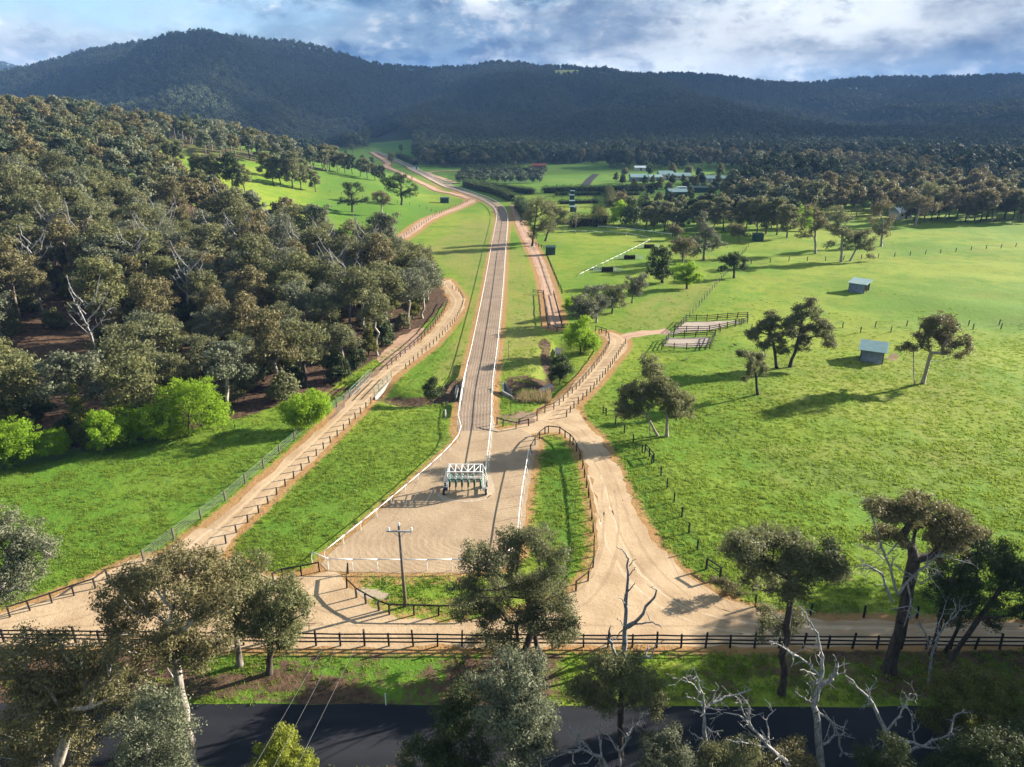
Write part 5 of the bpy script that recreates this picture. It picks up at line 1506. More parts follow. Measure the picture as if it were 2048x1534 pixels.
# lime willows along the left paddock
gl = 'lime willows along the left paddock fence'
for lab, b, L in (('lime willow at the far left end of the left paddock', (28, 934), [(30, 872, 32), (0, 890, 32), (56, 897, 22), (20, 905, 26), (-30, 895, 30)]), ('small shaded lime willow between the left corner one and the olive cypress', (107, 908), [(105, 876, 17), (112, 890, 17), (98, 893, 13)]),
                  ('broad lime willow right of the olive cypress', (255, 888), [(240, 832, 26), (272, 836, 26), (222, 852, 22), (290, 860, 20), (250, 865, 26), (200, 845, 22), (300, 835, 16)]), ('tallest broad lime willow in the left paddock row', (375, 872), [(350, 800, 28), (390, 792, 30), (420, 820, 26), (330, 830, 24), (380, 848, 30), (430, 848, 22), (402, 775, 18), (445, 825, 16), (355, 772, 14)]), ('low lime willow squeezed between the two broad lime willows', (312, 880), [(305, 845, 20), (325, 850, 20), (315, 862, 20), (300, 825, 14)]), ('lime willow pressed against the right of the olive cypress', (205, 896), [(200, 850, 18), (215, 865, 20), (205, 878, 18), (195, 835, 12)]), ('lime willow alone at the lane end of the left paddock', (610, 858), [(600, 815, 19), (627, 805, 19), (640, 822, 13), (590, 838, 15), (615, 840, 18), (570, 818, 11), (636, 790, 10)])):
    PT('willow_tree', lab, b, L, bk['dark'], lf['lime'], 13000, .32, .55, .10, group=gl, hollow=.45, grow_=1.9, spread=.75)
PT('cypress_tree', 'upright olive cypress shaped tree among the lime willows', (165, 902), [(150, 800, 16), (160, 825, 19), (170, 855, 20), (178, 882, 18), (150, 868, 15), (145, 780, 8)], bk['dark'], lf['wattle'], 8000, .28, .5, .14, hollow=.45, grow_=1.4)
# left hill pasture
PT('gum_tree', 'dark forked gum standing alone on the left hill pasture', (705, 424), [(690, 370, 7), (700, 372, 7), (712, 368, 7), (720, 378, 7), (695, 383, 7), (702, 391, 8), (686, 401, 8), (712, 403, 9), (728, 401, 7), (698, 406, 7), (737, 398, 4), (680, 406, 4)], bk['dark'], lf['darkleaf'], 5000, .5, .85, .42)
PT('gum_tree', 'smaller bronze gum with pale foot, right of the dark forked gum', (764, 432), [(760, 388, 8), (770, 393, 8), (750, 400, 7), (778, 400, 6), (765, 405, 8), (752, 390, 6)], bk['pale'], lf['gumbrown'], 3200, .5, .8, .32)
PT('gum_tree', 'largest dark gum on the left hill pasture, beside the fence', (803, 410), [(790, 366, 14), (810, 360, 14), (772, 360, 12), (825, 375, 11), (800, 385, 13), (780, 375, 11), (815, 390, 9), (795, 352, 9), (830, 388, 6)], bk['dark'], lf['darkleaf'], 7000, .55, .9, .5)
PT('dark_bush', 'round dark shrub at the bottom of the left hill pasture', (762, 482), [(755, 460, 12), (745, 470, 10), (772, 470, 9), (760, 472, 10)], bk['dark'], lf['darkleaf'], 2600, .5, .75, .2, cat='bush', hollow=.4)


# ------------------------------------------------------------------ more distant trees, still one by one
def mid_tree(label, px, py, k=None, s=1., group=None, name='gum_tree', ms=None):
    b = G(px, py)
    r = np.random.default_rng(int(px * 13 + py * 7))
    k = int(r.integers(0, 8)) if k is None else k
    return put_tree(name, label, ms or GUMS[k], b, group, r.random() * 6.28, s, sz=s * (.9 + .2 * r.random()))


for px, py, s, k in ((440, 380, 1.1, 4), (418, 374, .9, 2), (465, 384, 1.15, 4), (492, 388, .95, 4), (398, 368, .9, 0)):
    mid_tree('dark gum in the clump of five on the pasture inside the left wood', px, py, k, s * .95, 'clump of five gums on the left hill', ms=DENSE[int(px) % 4])
for px, py, s, k in ((548, 370, .95, 2), (563, 374, 1.1, 4), (586, 378, 1.25, 0), (602, 377, 1.0, 4), (632, 384, .8, 4), (575, 362, 1.1, 2), (612, 366, 1.0, 4), (540, 356, 1.1, 2)):
    mid_tree('dark gum in the row along the top of the left hill pasture', px, py, k, s * .95, 'gums along the top of the left hill pasture', ms=DENSE[int(px) % 4])
for px, py, s, k in ((345, 348, .95, 4), (330, 338, 1., 2), (352, 330, .9, 0), (315, 352, .9, 4), (290, 345, 1.0, 2), (265, 338, 1.0, 4)):
    mid_tree('dark gum at the edge of the sunny gap in the upper left wood', px, py, k, s, 'gums by the gap in the upper left wood', ms=DENSE[int(px) % 4])
for px, py, s in ((645, 338, 1.1), (660, 341, 1.2), (676, 343, 1.0), (690, 346, 1.1), (705, 349, 1.0), (720, 353, .9), (735, 357, .95), (750, 361, .85), (668, 336, 1.2), (765, 364, .8)):
    mid_tree('dark gum in the band of trees behind the left hill pasture', px, py, None, s * .9, 'band of trees behind the left hill pasture', ms=DENSE[int(px) % 4])
for px, py, s, l in ((705, 306, .8, 'small dark round tree on the far green slope left of the track'), (725, 325, .55, 'tiny grey tree on the far slope, left of the pair near the pink lane'), (745, 331, .6, 'tiny grey tree on the far slope, right of the pair near the pink lane'), (692, 316, .6, 'small grey tree beside the far slope path, nearest the dark band'),
                    (784, 331, .95, 'dark tree overhanging the far end of the gallop track'), (803, 306, .7, 'dark tree on the far pasture right of the track end')):
    mid_tree(l, px, py, 4, s)
r_ = np.random.default_rng(77)
for i in range(30):
    px = 1288 + i * 10.2 + r_.normal() * 3
    py = (448 if i % 2 else 461) + max(0, (px - 1450) * .09) + r_.normal() * 2
    if px < 1592:
        mid_tree('tall dark gum in the dense row behind the arena, ' + ('left part' if px < 1390 else 'middle part' if px < 1490 else 'right part'), px, py, i % 4, (.74 + .24 * r_.random()) * (.86 if px < 1400 else 1.05), g_row, ms=DENSE[i % 4])
for i in range(17):
    px = 1800 + i * 16 + r_.normal() * 4
    mid_tree('dark bronze gum in the tree line above the right paddock, ' + ('near the pale house' if px < 1880 else 'middle part' if px < 1970 else 'by the right edge'), px, 444 + r_.normal() * 3 - 4 * (i % 2), [3, 4, 6, 2][i % 4], .8 + .3 * r_.random(), 'tree line along the top of the right paddock', ms=BRONZE[i % 2] if i % 3 else None)
for i, (px, py, s) in enumerate(((1240, 452, 1.0), (1262, 456, 1.1), (1280, 448, 1.0))):
    mid_tree(('left', 'middle', 'right')[i] + ' one of the mid green round trees at the arena corner', px, py, None, s, None, 'willow_tree', bush_template(310 + i, 11, 11, 2600, .7, 1.1, M['hedge' if i else 'lime'], None))
for i, (px, py, s) in enumerate(((1592, 455, 1.0), (1612, 462, .9))):
    mid_tree(('taller', 'shorter')[i] + ' lime green tree right of the dark row behind the arena', px, py, None, s, None, 'willow_tree', bush_template(315 + i, 11, 9, 2600, .7, 1.1, M['lime'], None))
mid_tree('bright yellow green tree in the dark tree line at the far right', 1785, 418, None, 1., None, 'wattle_tree', bush_template(318, 12, 13, 2200, .8, 1.2, M['yellowleaf'], None))
mid_tree('brown purple crowned tree beside the yellow hedge column', 1243, 430, None, 1., None, 'dark_tree', bush_template(319, 11, 13, 2600, .75, 1.2, M['gumbrown'], None))
# trees of the roadside row beyond the right edge of the picture: their shade falls across the road
for i, (x, y, s) in enumerate(((47, 47, 1.0), (55, 40, 1.15), (63, 50, 1.1), (72, 43, 1.2), (82, 48, 1.2), (92, 42, 1.1), (60, 33, 1.1), (78, 35, 1.1), (104, 47, 1.2), (40, 35, .75), (50, 30, .9), (53, 52, 1.05), (52, 44, .95), (49, 37, .9), (58, 45, 1.1), (68, 56, 1.2), (76, 52, 1.25), (88, 56, 1.25), (98, 53, 1.3), (66, 46, 1.0), (112, 55, 1.3), (63, 58, 1.5), (69, 63, 1.6), (76, 66, 1.6), (64, 66, 1.45), (84, 62, 1.55), (72, 57, 1.45))):
    put_tree('gum_tree', 'roadside gum at the right beyond the wattle', GUMS[i % 8], (x, y, 0), g_road, i * 1.3, s)

for i, (px, py, s) in enumerate(((1252, 384, .9), (1268, 381, 1.1), (1284, 384, 1.0), (1300, 388, 1.2), (1318, 379, 1.1), (1338, 378, 1.2), (1372, 379, 1.1), (1390, 377, 1.3), (1408, 379, 1.1), (1428, 383, 1.3), (1446, 386, 1.2), (1318, 402, 1.1), (1340, 408, 1.3), (1420, 404, 1.4), (1442, 410, 1.4), (1290, 367, 1.1), (1305, 368, .9), (1322, 366, 1.0), (1345, 367, 1.2), (1366, 366, 1.0), (1384, 368, 1.3), (1402, 369, 1.5), (1436, 370, 1.3), (1455, 372, 1.5), (1246, 366, 1.2), (1232, 362, 1.0), (1250, 350, 1.3), (1300, 348, 1.4), (1345, 349, 1.5), (1378, 348, 1.6), (1398, 351, 1.4), (1440, 351, 1.5), (1466, 356, 1.6), (1480, 366, 1.6), (1246, 401, 1.1), (1262, 410, 1.2), (1290, 412, 1.2), (1380, 400, 1.2), (1362, 412, 1.3), (1400, 416, 1.3), (1456, 396, 1.5))):
    mid_tree(('low dark bushy tree close behind the pale roofed stables' if py < 357 else 'low dark bushy tree just in front of the pale roofed stables' if py < 376 else 'low dark bushy tree between the stables and the tall dark row'), px, py, None, s, 'bushy trees around the stables', 'bushy_tree', ms=SCRUB[i % 3])

# ---- scrub between the trees of the wood
s_pts = grow(lambda x, y: in_wood(x, y) & (y < 190), 2500, 35, (-110, 20, 82, 190), 6.5)
spx = CX + F * s_pts[:, 0] / col_z(s_pts[:, 1])
s_pts = s_pts[(spx > -80) & ~inside(s_pts[:, 0], s_pts[:, 1], glade)]
print('scrub', len(s_pts))
for i, (x, y) in enumerate(s_pts[:110]):
    k = i % 3
    put_tree('scrub_bush', ('dark green', 'upright olive', 'spreading grey olive')[k] + ' bush under the gums of the left wood, ' + ('front edge' if y < 105 else 'nearer part' if y < 135 else 'farther up') + (', left side' if x < -55 else ', middle' if x < -25 else ', lane side'), SCRUB[k], (x, y, th(x, y)), 'scrub under the left wood', i * 1.1, .75 + .5 * ((i * 37) % 11) / 11, cat='bush')
for n_, (px, py, tx, ty, m_) in enumerate(((200, 745, 160, 610, 0), (185, 560, 150, 470, 1), (110, 532, 96, 470, 2), (420, 560, 432, 490, 3), (380, 650, 375, 590, 4), (300, 560, 296, 500, 5), (520, 610, 540, 545, 6), (640, 560, 650, 500, 7), (700, 650, 690, 590, 8), (560, 520, 545, 465, 9), (720, 560, 735, 520, 10), (440, 470, 445, 420, 11), (250, 600, 262, 0, 12), (330, 520, 322, 0, 13), (70, 600, 60, 0, 14), (590, 575, 602, 0, 15), (480, 545, 470, 0, 16), (660, 620, 668, 0, 17), (770, 600, 776, 0, 18), (120, 470, 112, 0, 19))):
    ty = py - 15.5 * F * .93 / (G(px, py)[1] * cP + H * sP)
    w = (py - ty) * .26
    r_ = np.random.default_rng(900 + n_)
    b0 = (px, py)
    lim = [([b0, ((px * .6 + tx * .4) + r_.normal() * 4, py * .55 + ty * .45), (tx + r_.normal() * 5, ty + (py - ty) * .2)], 3.8, 2.0)]
    for q in range(7):
        f = .42 + .5 * q / 7
        sx, sy = px + (tx - px) * f, py + (ty - py) * f
        sg = 1 if q % 2 else -1
        lim.append(([(sx, sy), (sx + sg * w * .5, sy - w * .5), (sx + sg * w * (.7 + .4 * r_.random()), sy - w * (1.0 + .6 * r_.random()))], 1.8, .7))
    dead_tree('white limbed dead gum standing in the left wood, ' + ('in the open glade', 'at the far left edge', 'behind the glade, high on the slope', 'mid wood, upper part', 'mid wood, nearer part', 'mid wood, left part', 'mid wood, right of centre', 'right part, near the ridge', 'right part, above the lane', 'upper middle, below the pasture', 'right edge by the lane', 'high up near the pasture', 'just above the glade', 'upper left of the middle', 'left edge, halfway up', 'middle, right of the tall one', 'centre, leaning slightly', 'above the lane bend', 'by the far end of the lane', 'far left, high up')[n_], b0, lim, M['deadwood'], seed=920 + n_, twig=1.0)


# ------------------------------------------------------------------ hedges and orchard
def hedge(label, px_line, w, h, mat, group=None, leaf=.55, dens=9.0, name='hedge', step=1.6):
    p = smooth_line(GP(px_line), step)
    rng = np.random.default_rng(int(abs(p[0, 0] * 31 + p[0, 1])))
    o = drop(p[0])
    C, RC = [], []
    for i, q in enumerate(p):
        for z in np.arange(w * .28, h - w * .15, w * .42):
            C.append((q[0] - o.x + rng.normal() * w * .06, q[1] - o.y + rng.normal() * w * .06, z + th(q[0], q[1]) - o.z + rng.normal() * .12))
            RC.append(w * .5 * (.85 + .3 * rng.random()))
    L = len(p) * step
    n = int(min(9000, L * (w + 2 * h) * dens / leaf))
    v, q, t = leaf_quads(rng, C, RC, n, leaf, .6, 1.0, hollow=.7)
    e = thing(name, label, 'hedge', o, group)
    link('foliage', mesh_np('hedge', v, q, mats=[mat], tint=t), e)
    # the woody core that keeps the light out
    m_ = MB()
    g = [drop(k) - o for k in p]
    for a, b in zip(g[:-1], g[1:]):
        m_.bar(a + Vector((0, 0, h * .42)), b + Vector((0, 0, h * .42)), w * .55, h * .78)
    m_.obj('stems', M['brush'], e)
    return e


hedge('long clipped dark green hedge on the outside of the track bend', [(930, 373), (950, 379), (985, 387), (1005, 394), (1023, 403)], 6, 4.2, M['hedge'])
hedge('dark hedge wing at the back of the long clipped hedge by the orchard', [(945, 371), (985, 377), (1030, 384), (1065, 389)], 5, 3.6, M['hedge'])
hedge('long dark hedge at the back of the small paddocks, left of the yellow column', [(1088, 386), (1150, 385), (1214, 384)], 5, 3.6, M['hedge'])
hedge('long dark hedge at the back of the small paddocks, right of the yellow column', [(1224, 384), (1270, 382), (1312, 379)], 5, 4.2, M['hedge'])
hedge('thin far hedge between the orchard and the forest foot', [(960, 345), (1000, 344), (1042, 342)], 5, 3.0, M['hedge'])
gp_ = 'low hedges inside the small paddocks'
for lab, l in (('low hedge dividing the small paddocks, upper left piece', [(1112, 391), (1134, 390)]), ('low hedge dividing the small paddocks, upper middle piece', [(1150, 391), (1200, 390)]), ('low hedge dividing the small paddocks, middle long piece', [(1120, 408), (1160, 407), (1192, 406)]),
               ('low dark hedge at the front of the small paddocks, left piece', [(1108, 447), (1142, 449)]), ('low hedge on the upper right, beyond the yellow column', [(1228, 392), (1276, 390)])):
    hedge(lab, l, 2.6, 1.7, M['hedge'], gp_)
hedge('rounded pale hedge clumps behind the arena pole', [(1144, 455), (1158, 452), (1180, 452), (1198, 453)], 4.2, 3.6, M['wattle'])
hedge('yellow green column of bushes between the two hedged paddocks', [(1216, 384), (1219, 393), (1222, 405), (1224, 415)], 5, 4.2, M['wattle'])
hedge('olive bushes at the right front of the small paddocks', [(1194, 432), (1202, 440), (1206, 450)], 5.5, 4.6, M['wattle'])
hedge('grey green bushes lining the lane under the big gum', [(1040, 412), (1046, 425), (1056, 440)], 6, 5, M['hedge'])
hedge('dark row of bushes beside the far end of the gallop track', [(795, 315), (812, 322), (832, 331)], 7, 5, M['hedge'])
ORCH = mesh_np('orchard', *(lambda r: (r[0], r[1]))(leaf_quads(np.random.default_rng(8), [(0, 0, 2.2), (.5, .3, 3.0), (-.5, -.2, 2.9)], [1.6, 1.3, 1.3], 260, .85, .6)), mats=[M['far']], tint=np.random.default_rng(9).random(1040))
OTR = MB().tube((0, 0, -.2), (0, 0, 2), .12, .09, 5).mesh('orchard trunk', M['barkgrey'])
rr_ = np.random.default_rng(12)
a, b = G(922, 366), G(1085, 346)
for iy, y in enumerate(np.linspace(a[1], b[1], 8)):
    for ix in range(13):
        f0, f1 = (915 + iy * 1.5 + ix * 13.5), 0
        x = (f0 - CX) / F * col_z(y)
        if rr_.random() < .93:
            e = put_tree('orchard_tree', 'small grey green orchard tree in the planted grid beyond the clipped hedge', (OTR, ORCH), (x + rr_.normal() * .6, y + rr_.normal() * .8, th(x, y)), 'orchard trees in rows', rr_.random() * 6, 1.0 + .4 * rr_.random())


# ------------------------------------------------------------------ buildings and shelters
def gable(name, label, px, py, L, W, wall_h, roof_h, rz, roof, wall, wins=0, over=.5, group=None, cat='building', door=True):
    o = G(px, py)
    e = thing(name, label, cat, o, group, rz)
    MB().box((0, 0, wall_h / 2 - .3), (L, W, wall_h + .6)).obj('wall', wall, e)
    m_ = MB()
    for s in (-1, 1):
        y0, y1, z0, z1 = s * (W / 2 + over), 0, wall_h - roof_h * over / (W / 2) + .02, wall_h + roof_h
        a, b = -L / 2 - over, L / 2 + over
        vs_ = [(a, y0, z0), (b, y0, z0), (b, y1, z1), (a, y1, z1)]
        m_.add(vs_ + [(x, y, z + .12) for x, y, z in vs_], [(0, 1, 2, 3), (7, 6, 5, 4), (0, 4, 5, 1), (1, 5, 6, 2), (2, 6, 7, 3), (3, 7, 4, 0)])
    m_.obj('roof', roof, e)
    g_ = MB()
    for s in (-1, 1):
        x = s * (L / 2 - .02)
        g_.add([(x, -W / 2, wall_h), (x, W / 2, wall_h), (x, 0, wall_h + roof_h - .04)], [(0, 1, 2), (2, 1, 0)])
    g_.obj('gable_end', wall, e)
    for i in range(wins):
        x = -L / 2 + (i + .5) * L / wins
        w_ = MB().box((x, -W / 2 - .02, wall_h * .58), (1.3, .10, 1.1)).obj('window', M['white'], e)
        MB().box((x, -W / 2 - .075, wall_h * .58), (1.1, .02, .9)).obj('pane', M['glass'], w_)
    if door:
        MB().box((L * .08, -W / 2 - .03, 1.1), (1.0, .08, 2.2)).obj('door', M['darkgreen'], e)
    return e


gable('stable_block', 'pale green roofed stable with its blue end wall, leftmost of the stables', 1276, 362, 11.5, 8, 3.0, 1.9, .03, M['roofpale'], M['greyblue'], 4)
gable('stable_block', 'long low pale roofed stable between the blue ended stable and the tall one', 1309, 361, 9, 7, 2.6, 1.4, .12, M['roofpale'], M['wallcream'], 4)
gable('stable_block', 'taller pale green roofed stable in the middle of the stables', 1330, 358, 10, 8, 3.6, 2.2, .0, M['roofpale'], M['wallcream'], 3)
gable('stable_block', 'long pale green roofed stable right of the taller one', 1359, 359, 14, 8, 3.0, 1.7, -.04, M['roofpale'], M['wallcream'], 6)
gable('stable_block', 'rightmost long pale roofed stable half behind dark trees', 1420, 364, 19, 8, 2.8, 1.6, -.02, M['roofpale'], M['wallcream'], 6)
gable('shed', 'small white roofed shed at the forest foot above the stables', 1279, 341, 9, 6, 2.6, 1.2, .05, M['roofwhite'], M['wallcream'], 1)
gable('shed', 'teal roofed shed beside the white horse truck', 1352, 393, 10, 9, 3.0, 1.3, .1, M['roofpale'], M['darkgreen'], 0)
gable('shed', 'dark shed with pale roof edge right of the white truck', 1402, 384, 14, 6, 2.8, .8, .0, M['darkgreen'], M['darkgreen'], 0)
gable('shed', 'rust red tin shed at the edge of the far forest', 1078, 337, 12, 6, 2.8, 1.5, .0, M['rust'], M['rust'], 0)
gable('house', 'white house alone high in the forest on the right range', 1704, 276, 20, 9, 4.5, 3, .1, M['roofwhite'], M['white'], 3)
gable('house', 'pale roofed house high in the forest at far right', 1916, 258, 22, 9, 3.5, 2.5, .0, M['roofwhite'], M['wallcream'], 3)
gable('house', 'tiny white house near the skyline on the right range', 1705, 182, 30, 12, 6, 4, .0, M['roofwhite'], M['white'], 3)
gable('house', 'small white cottage in the trees left of the bright clearing', 1530, 302, 10, 7, 3, 2, .0, M['roofwhite'], M['white'], 2)
gable('house', 'pale house half hidden in the dark tree line above the right paddock', 1799, 437, 7, 6, 3.2, 2, .3, M['roofwhite'], M['wallcream'], 2)
gable('hut', 'small white judging hut beside the far gallop track', 832, 339, 4, 3.5, 2.6, .9, .3, M['darkgreen'], M['white'], 1)


def skillion(label, fx0, fx1, fy, W, h0, h1, rz, boards, roof, open_side=True, name='field_shelter', planks=7, group=None, dy=5):
    """a small lean-to paddock shelter: boarded walls, one open side, sloping roof. fx0..fx1 = front edge pixels on row fy"""
    a, b = G(fx0, fy), G(fx1, fy + dy)
    L = float(np.linalg.norm((b - a)[:2]))
    c = (a + b) / 2
    rz = rz + math.atan2(b[1] - a[1], b[0] - a[0])
    e = thing(name, label, 'shelter', (c[0], c[1], c[2]), group, rz)
    x, y = L / 2, W
    ph = h0 / planks
    wall_a = []
    for k in range(planks):
        z = (k + .5) * ph
        d = .015 * (k % 2)
        MB().box((0, 0 + d, z), (L, .06, ph - .02)).obj('board', boards, e)                  # near wall
        MB().box((-x + .05 + d, W / 2 + .04, z), (.06, W - .10, ph - .02)).obj('board', boards, e)  # left wall
    bb = MB()
    for k in range(planks):
        bb.box((0, W - .04, (k + .5) * h1 / planks), (L - .14, .06, h1 / planks - .02))
    bb.obj('back_wall', M['oldwood'], e)
    for sx, sy, h in ((-x, 0, h0), (x, 0, h0), (x, W, h1), (-x, W, h1), (x, W / 2, (h0 + h1) / 2)):
        MB().box((sx, sy - .045 if sy == 0 else sy + (.045 if sy == W else 0), h / 2 - .15), (.13, .13, h + .25)).obj('post', M['oldwood'], e)
    o_ = .45
    sl = (h1 - h0) / W
    m_ = MB()
    n = 14
    for i in range(n):      # sheet with standing ribs
        xa, xb = -x - o_ + (L + 2 * o_) * i / n, -x - o_ + (L + 2 * o_) * (i + 1) / n
        z0, z1 = h0 - sl * o_ + .08, h1 + sl * o_ + .08
        m_.add([(xa, -o_, z0), (xb, -o_, z0), (xb, W + o_, z1), (xa, W + o_, z1), (xa, -o_, z0 + .05), (xb, -o_, z0 + .05), (xb, W + o_, z1 + .05), (xa, W + o_, z1 + .05)],
               [(3, 2, 1, 0), (4, 5, 6, 7), (0, 1, 5, 4), (1, 2, 6, 5), (2, 3, 7, 6), (3, 0, 4, 7)])
        m_.bar((xa, -o_, z0 + .065), (xa, W + o_, z1 + .065), .05, .05)
    m_.obj('roof', roof, e)
    f_ = MB()
    f_.box((x + o_ + .02, W / 2, (h0 + h1) / 2 + .03), (.04, W + 2 * o_, .02))
    f_.bar((x + o_ + .03, -o_, h0 - sl * o_ + .06), (x + o_ + .03, W + o_, h1 + sl * o_ + .06), .04, .16)
    f_.obj('fascia', M['roofpale'], e)
    return e


skillion('nearer grey blue boarded shelter with teal roof beside the umbrella gum', 1719, 1764, 723, 4.2, 2.2, 2.75, -.20, M['greyblue'], M['roofteal'])
skillion('farther grey blue boarded shelter with teal roof, alone in the right paddock', 1696, 1728, 584, 4.0, 2.3, 2.8, -.18, M['greyblue'], M['roofteal'], dy=2.5)
gs = 'dark green box shelters'
for lab, px, py, w in (('dark green box shelter beside the upper lane under the big gum', 1101, 510, 19), ('dark green box shelter by the fence at the top of the right paddock', 1517, 483, 19), ('dark green box shelter on the left hill pasture near the lane', 889, 406, 17),
                       ('teal box shelter in the small paddocks, nearest of four', 1146, 424, 11), ('teal box shelter in the small paddocks, second nearest', 1144, 412, 10), ('teal box shelter in the small paddocks, second farthest', 1144, 400, 9), ('teal box shelter in the small paddocks, farthest of four', 1145, 391, 8),
                       ('teal box shelter right of the yellow column, farther one', 1228, 384, 7), ('teal box shelter right of the yellow column, nearer one', 1231, 399, 8)):
    a, b = G(px - w / 2, py), G(px + w / 2, py)
    L = float(np.linalg.norm(b - a))
    e = thing('box_shelter', lab, 'shelter', (a + b) / 2, gs)
    MB().box((0, .02, 1.2), (L, .08, 2.4)).obj('wall', M['darkgreen'], e)
    MB().box((-L / 2 + .04, L * .35, 1.2), (.08, L * .6, 2.4)).box((L / 2 - .04, L * .35, 1.2), (.08, L * .6, 2.4)).obj('side_wall', M['darkgreen'], e)
    MB().bar((0, -.3, 2.48), (0, L * .7 + .2, 2.75), L + .4, .1).obj('roof', M['roofteal'] if 'teal' in lab else M['darkgreen'], e)
    MB().box((-L / 2 + .1, L * .66, 1.2), (.12, .12, 2.6)).obj('post', M['oldwood'], e)


# parked horse truck and car by the stables
def truck(label, px, py, rz):
    e = thing('horse_truck', label, 'truck', G(px, py), None, rz)
    MB().box((.9, 0, 2.2), (6.0, 2.4, 2.5)).obj('body', M['white'], e)
    cab = MB()
    cab.add([(-4.2, -1.15, .7), (-2.2, -1.15, .7), (-2.2, 1.15, .7), (-4.2, 1.15, .7), (-4.1, -1.15, 1.7), (-2.2, -1.15, 2.7), (-2.2, 1.15, 2.7), (-4.1, 1.15, 1.7), (-3.4, -1.15, 2.7), (-3.4, 1.15, 2.7)],
            [(3, 2, 1, 0), (0, 1, 5, 8, 4), (7, 9, 6, 2, 3), (0, 4, 7, 3), (4, 8, 9, 7), (8, 5, 6, 9), (1, 2, 6, 5)])
    cab.obj('cab', M['white'], e)
    MB().add([(-4.07, -.95, 1.85), (-4.07, .95, 1.85), (-3.5, .95, 2.58), (-3.5, -.95, 2.58)], [(3, 2, 1, 0), (0, 1, 2, 3)]).obj('windscreen', M['glass'], e)
    MB().box((.9, -1.23, 2.6), (4.2, .04, .5)).obj('side_window', M['glass'], e)
    MB().box((-.2, 0, .75), (7.6, 1.8, .3)).obj('chassis', M['rubber'], e)
    for x in (-3.1, 2.2):
        for y in (-1.05, 1.05):
            w = MB().tube((x, y - .15, .5), (x, y + .15, .5), .5, n=14).obj('wheel', M['rubber'], e)
            MB().tube((x, y - .17, .5), (x, y + .17, .5), .25, n=10).obj('rim', M['steel'], w)


def car(label, px, py, rz, mat):
    e = thing('parked_car', label, 'car', G(px, py), None, rz)
    prof = [(-2.2, .45), (-2.2, .9), (-1.3, 1.0), (-.7, 1.5), (1.2, 1.5), (2.1, 1.0), (2.2, .45)]
    n = len(prof)
    m_ = MB().add([(x, -.85, z) for x, z in prof] + [(x, .85, z) for x, z in prof], [tuple(range(n)), tuple(range(2 * n - 1, n - 1, -1))] + [(i, i + n, (i + 1) % n + n, (i + 1) % n) for i in range(n)])
    m_.obj('body', mat, e)
    MB().add([(-1.22, -.7, 1.06), (-1.22, .7, 1.06), (-.74, .7, 1.47), (-.74, -.7, 1.47)], [(0, 1, 2, 3), (3, 2, 1, 0)]).obj('windscreen', M['glass'], e)
    MB().box((.3, -.86, 1.25), (1.8, .03, .34)).box((.3, .86, 1.25), (1.8, .03, .34)).obj('side_window', M['glass'], e)
    for x in (-1.35, 1.4):
        for y in (-.8, .8):
            w = MB().tube((x, y - .1, .33), (x, y + .1, .33), .33, n=12).obj('wheel', M['rubber'], e)
            MB().tube((x, y - .12, .33), (x, y + .12, .33), .18, n=8).obj('rim', M['steel'], w)


truck('white horse truck parked by the teal roofed shed at the stables', 1360, 385, .25)
car('pale grey car parked at the right end of the small paddocks', 1303, 383, .1, M['steel'])


# ------------------------------------------------------------------ steeplechase jumps in the arena
for lab, (ax, ay), (bx, by) in (('brush jump with white wings in the arena, nearest of three', (1203, 543), (1226, 544)), ('brush jump with white wings in the arena, middle of three', (1248, 518), (1270, 519)), ('brush jump with white wings in the arena, farthest and partly behind trees', (1288, 496), (1308, 496))):
    a, b = G(ax, ay), G(bx, by)
    L = float(np.linalg.norm(b - a))
    e = thing('brush_jump', lab, 'jump', a, 'brush jumps in the arena')
    MB().box((L / 2, 0, .5), (L, .9, 1.0)).obj('base', M['brush'], e)
    rng = np.random.default_rng(int(ax))
    v, q, t = leaf_quads(rng, [(L * (i + .5) / 12, 0, 1.0) for i in range(12)], [.45] * 12, 500, .3, .3)
    link('brush', mesh_np('brush', v, q, mats=[M['brush']], tint=t), e)
    for s, x in ((-1, 0), (1, L)):
        w = MB()
        x0, x1 = x + s * .1, x + s * 2.3
        for i in range(5):
            f = i / 4
            w.tube((x0 + (x1 - x0) * f, -.5 * f - .3, -.1), (x0 + (x1 - x0) * f, -.5 * f - .3, 1.5 - .5 * f), .05, n=5)
        for z0, z1 in ((.3, .25), (.8, .62), (1.4, 1.0)):
            w.bar((x0, -.3, z0), (x1, -.8, z1), .05, .12)
        w.obj('wing', M['white'], e)

# ------------------------------------------------------------------ power poles and wires
def power_pole(label, base, h, r, arm, arm_z, rz, lean=0.0, simple_=False):
    o = G(*base)
    e = thing('power_pole', label, 'pole', o, None, rz)
    MB().tube((0, 0, -.4), (lean, 0, h), r, r * .72, 12).obj('pole', M['pole'], e, smooth=True)
    MB().box((lean * .93, -.19, arm_z), (arm, .11, .13)).obj('crossarm', M['steel'], e)
    br = MB()
    for s in (-1, 1):
        br.bar((lean * .9 + s * .1, -.16, arm_z - .55), (lean * .93 + s * .55, -.16, arm_z - .07), .03, .04)
    br.obj('brace', M['steel'], e)
    tops = []
    for x, z0, z1 in ((-arm / 2 + .12, arm_z + .065, arm_z + .42), (lean, h, h + .34), (arm / 2 - .12, arm_z + .065, arm_z + .42)):
        y = -.19 if z0 < h else 0
        m_ = MB().tube((x, y, z0), (x, y, z1 - .1), .045, n=8).tube((x, y, z0 + .12), (x, y, z0 + .2), .10, n=10).tube((x, y, z0 + .24), (x, y, z1), .085, .06, 10)
        m_.obj('insulator', M['white'], e)
        cs, sn = math.cos(rz), math.sin(rz)
        tops.append(Vector((o[0] + x * cs - y * sn, o[1] + x * sn + y * cs, o[2] + z1)))
    return tops


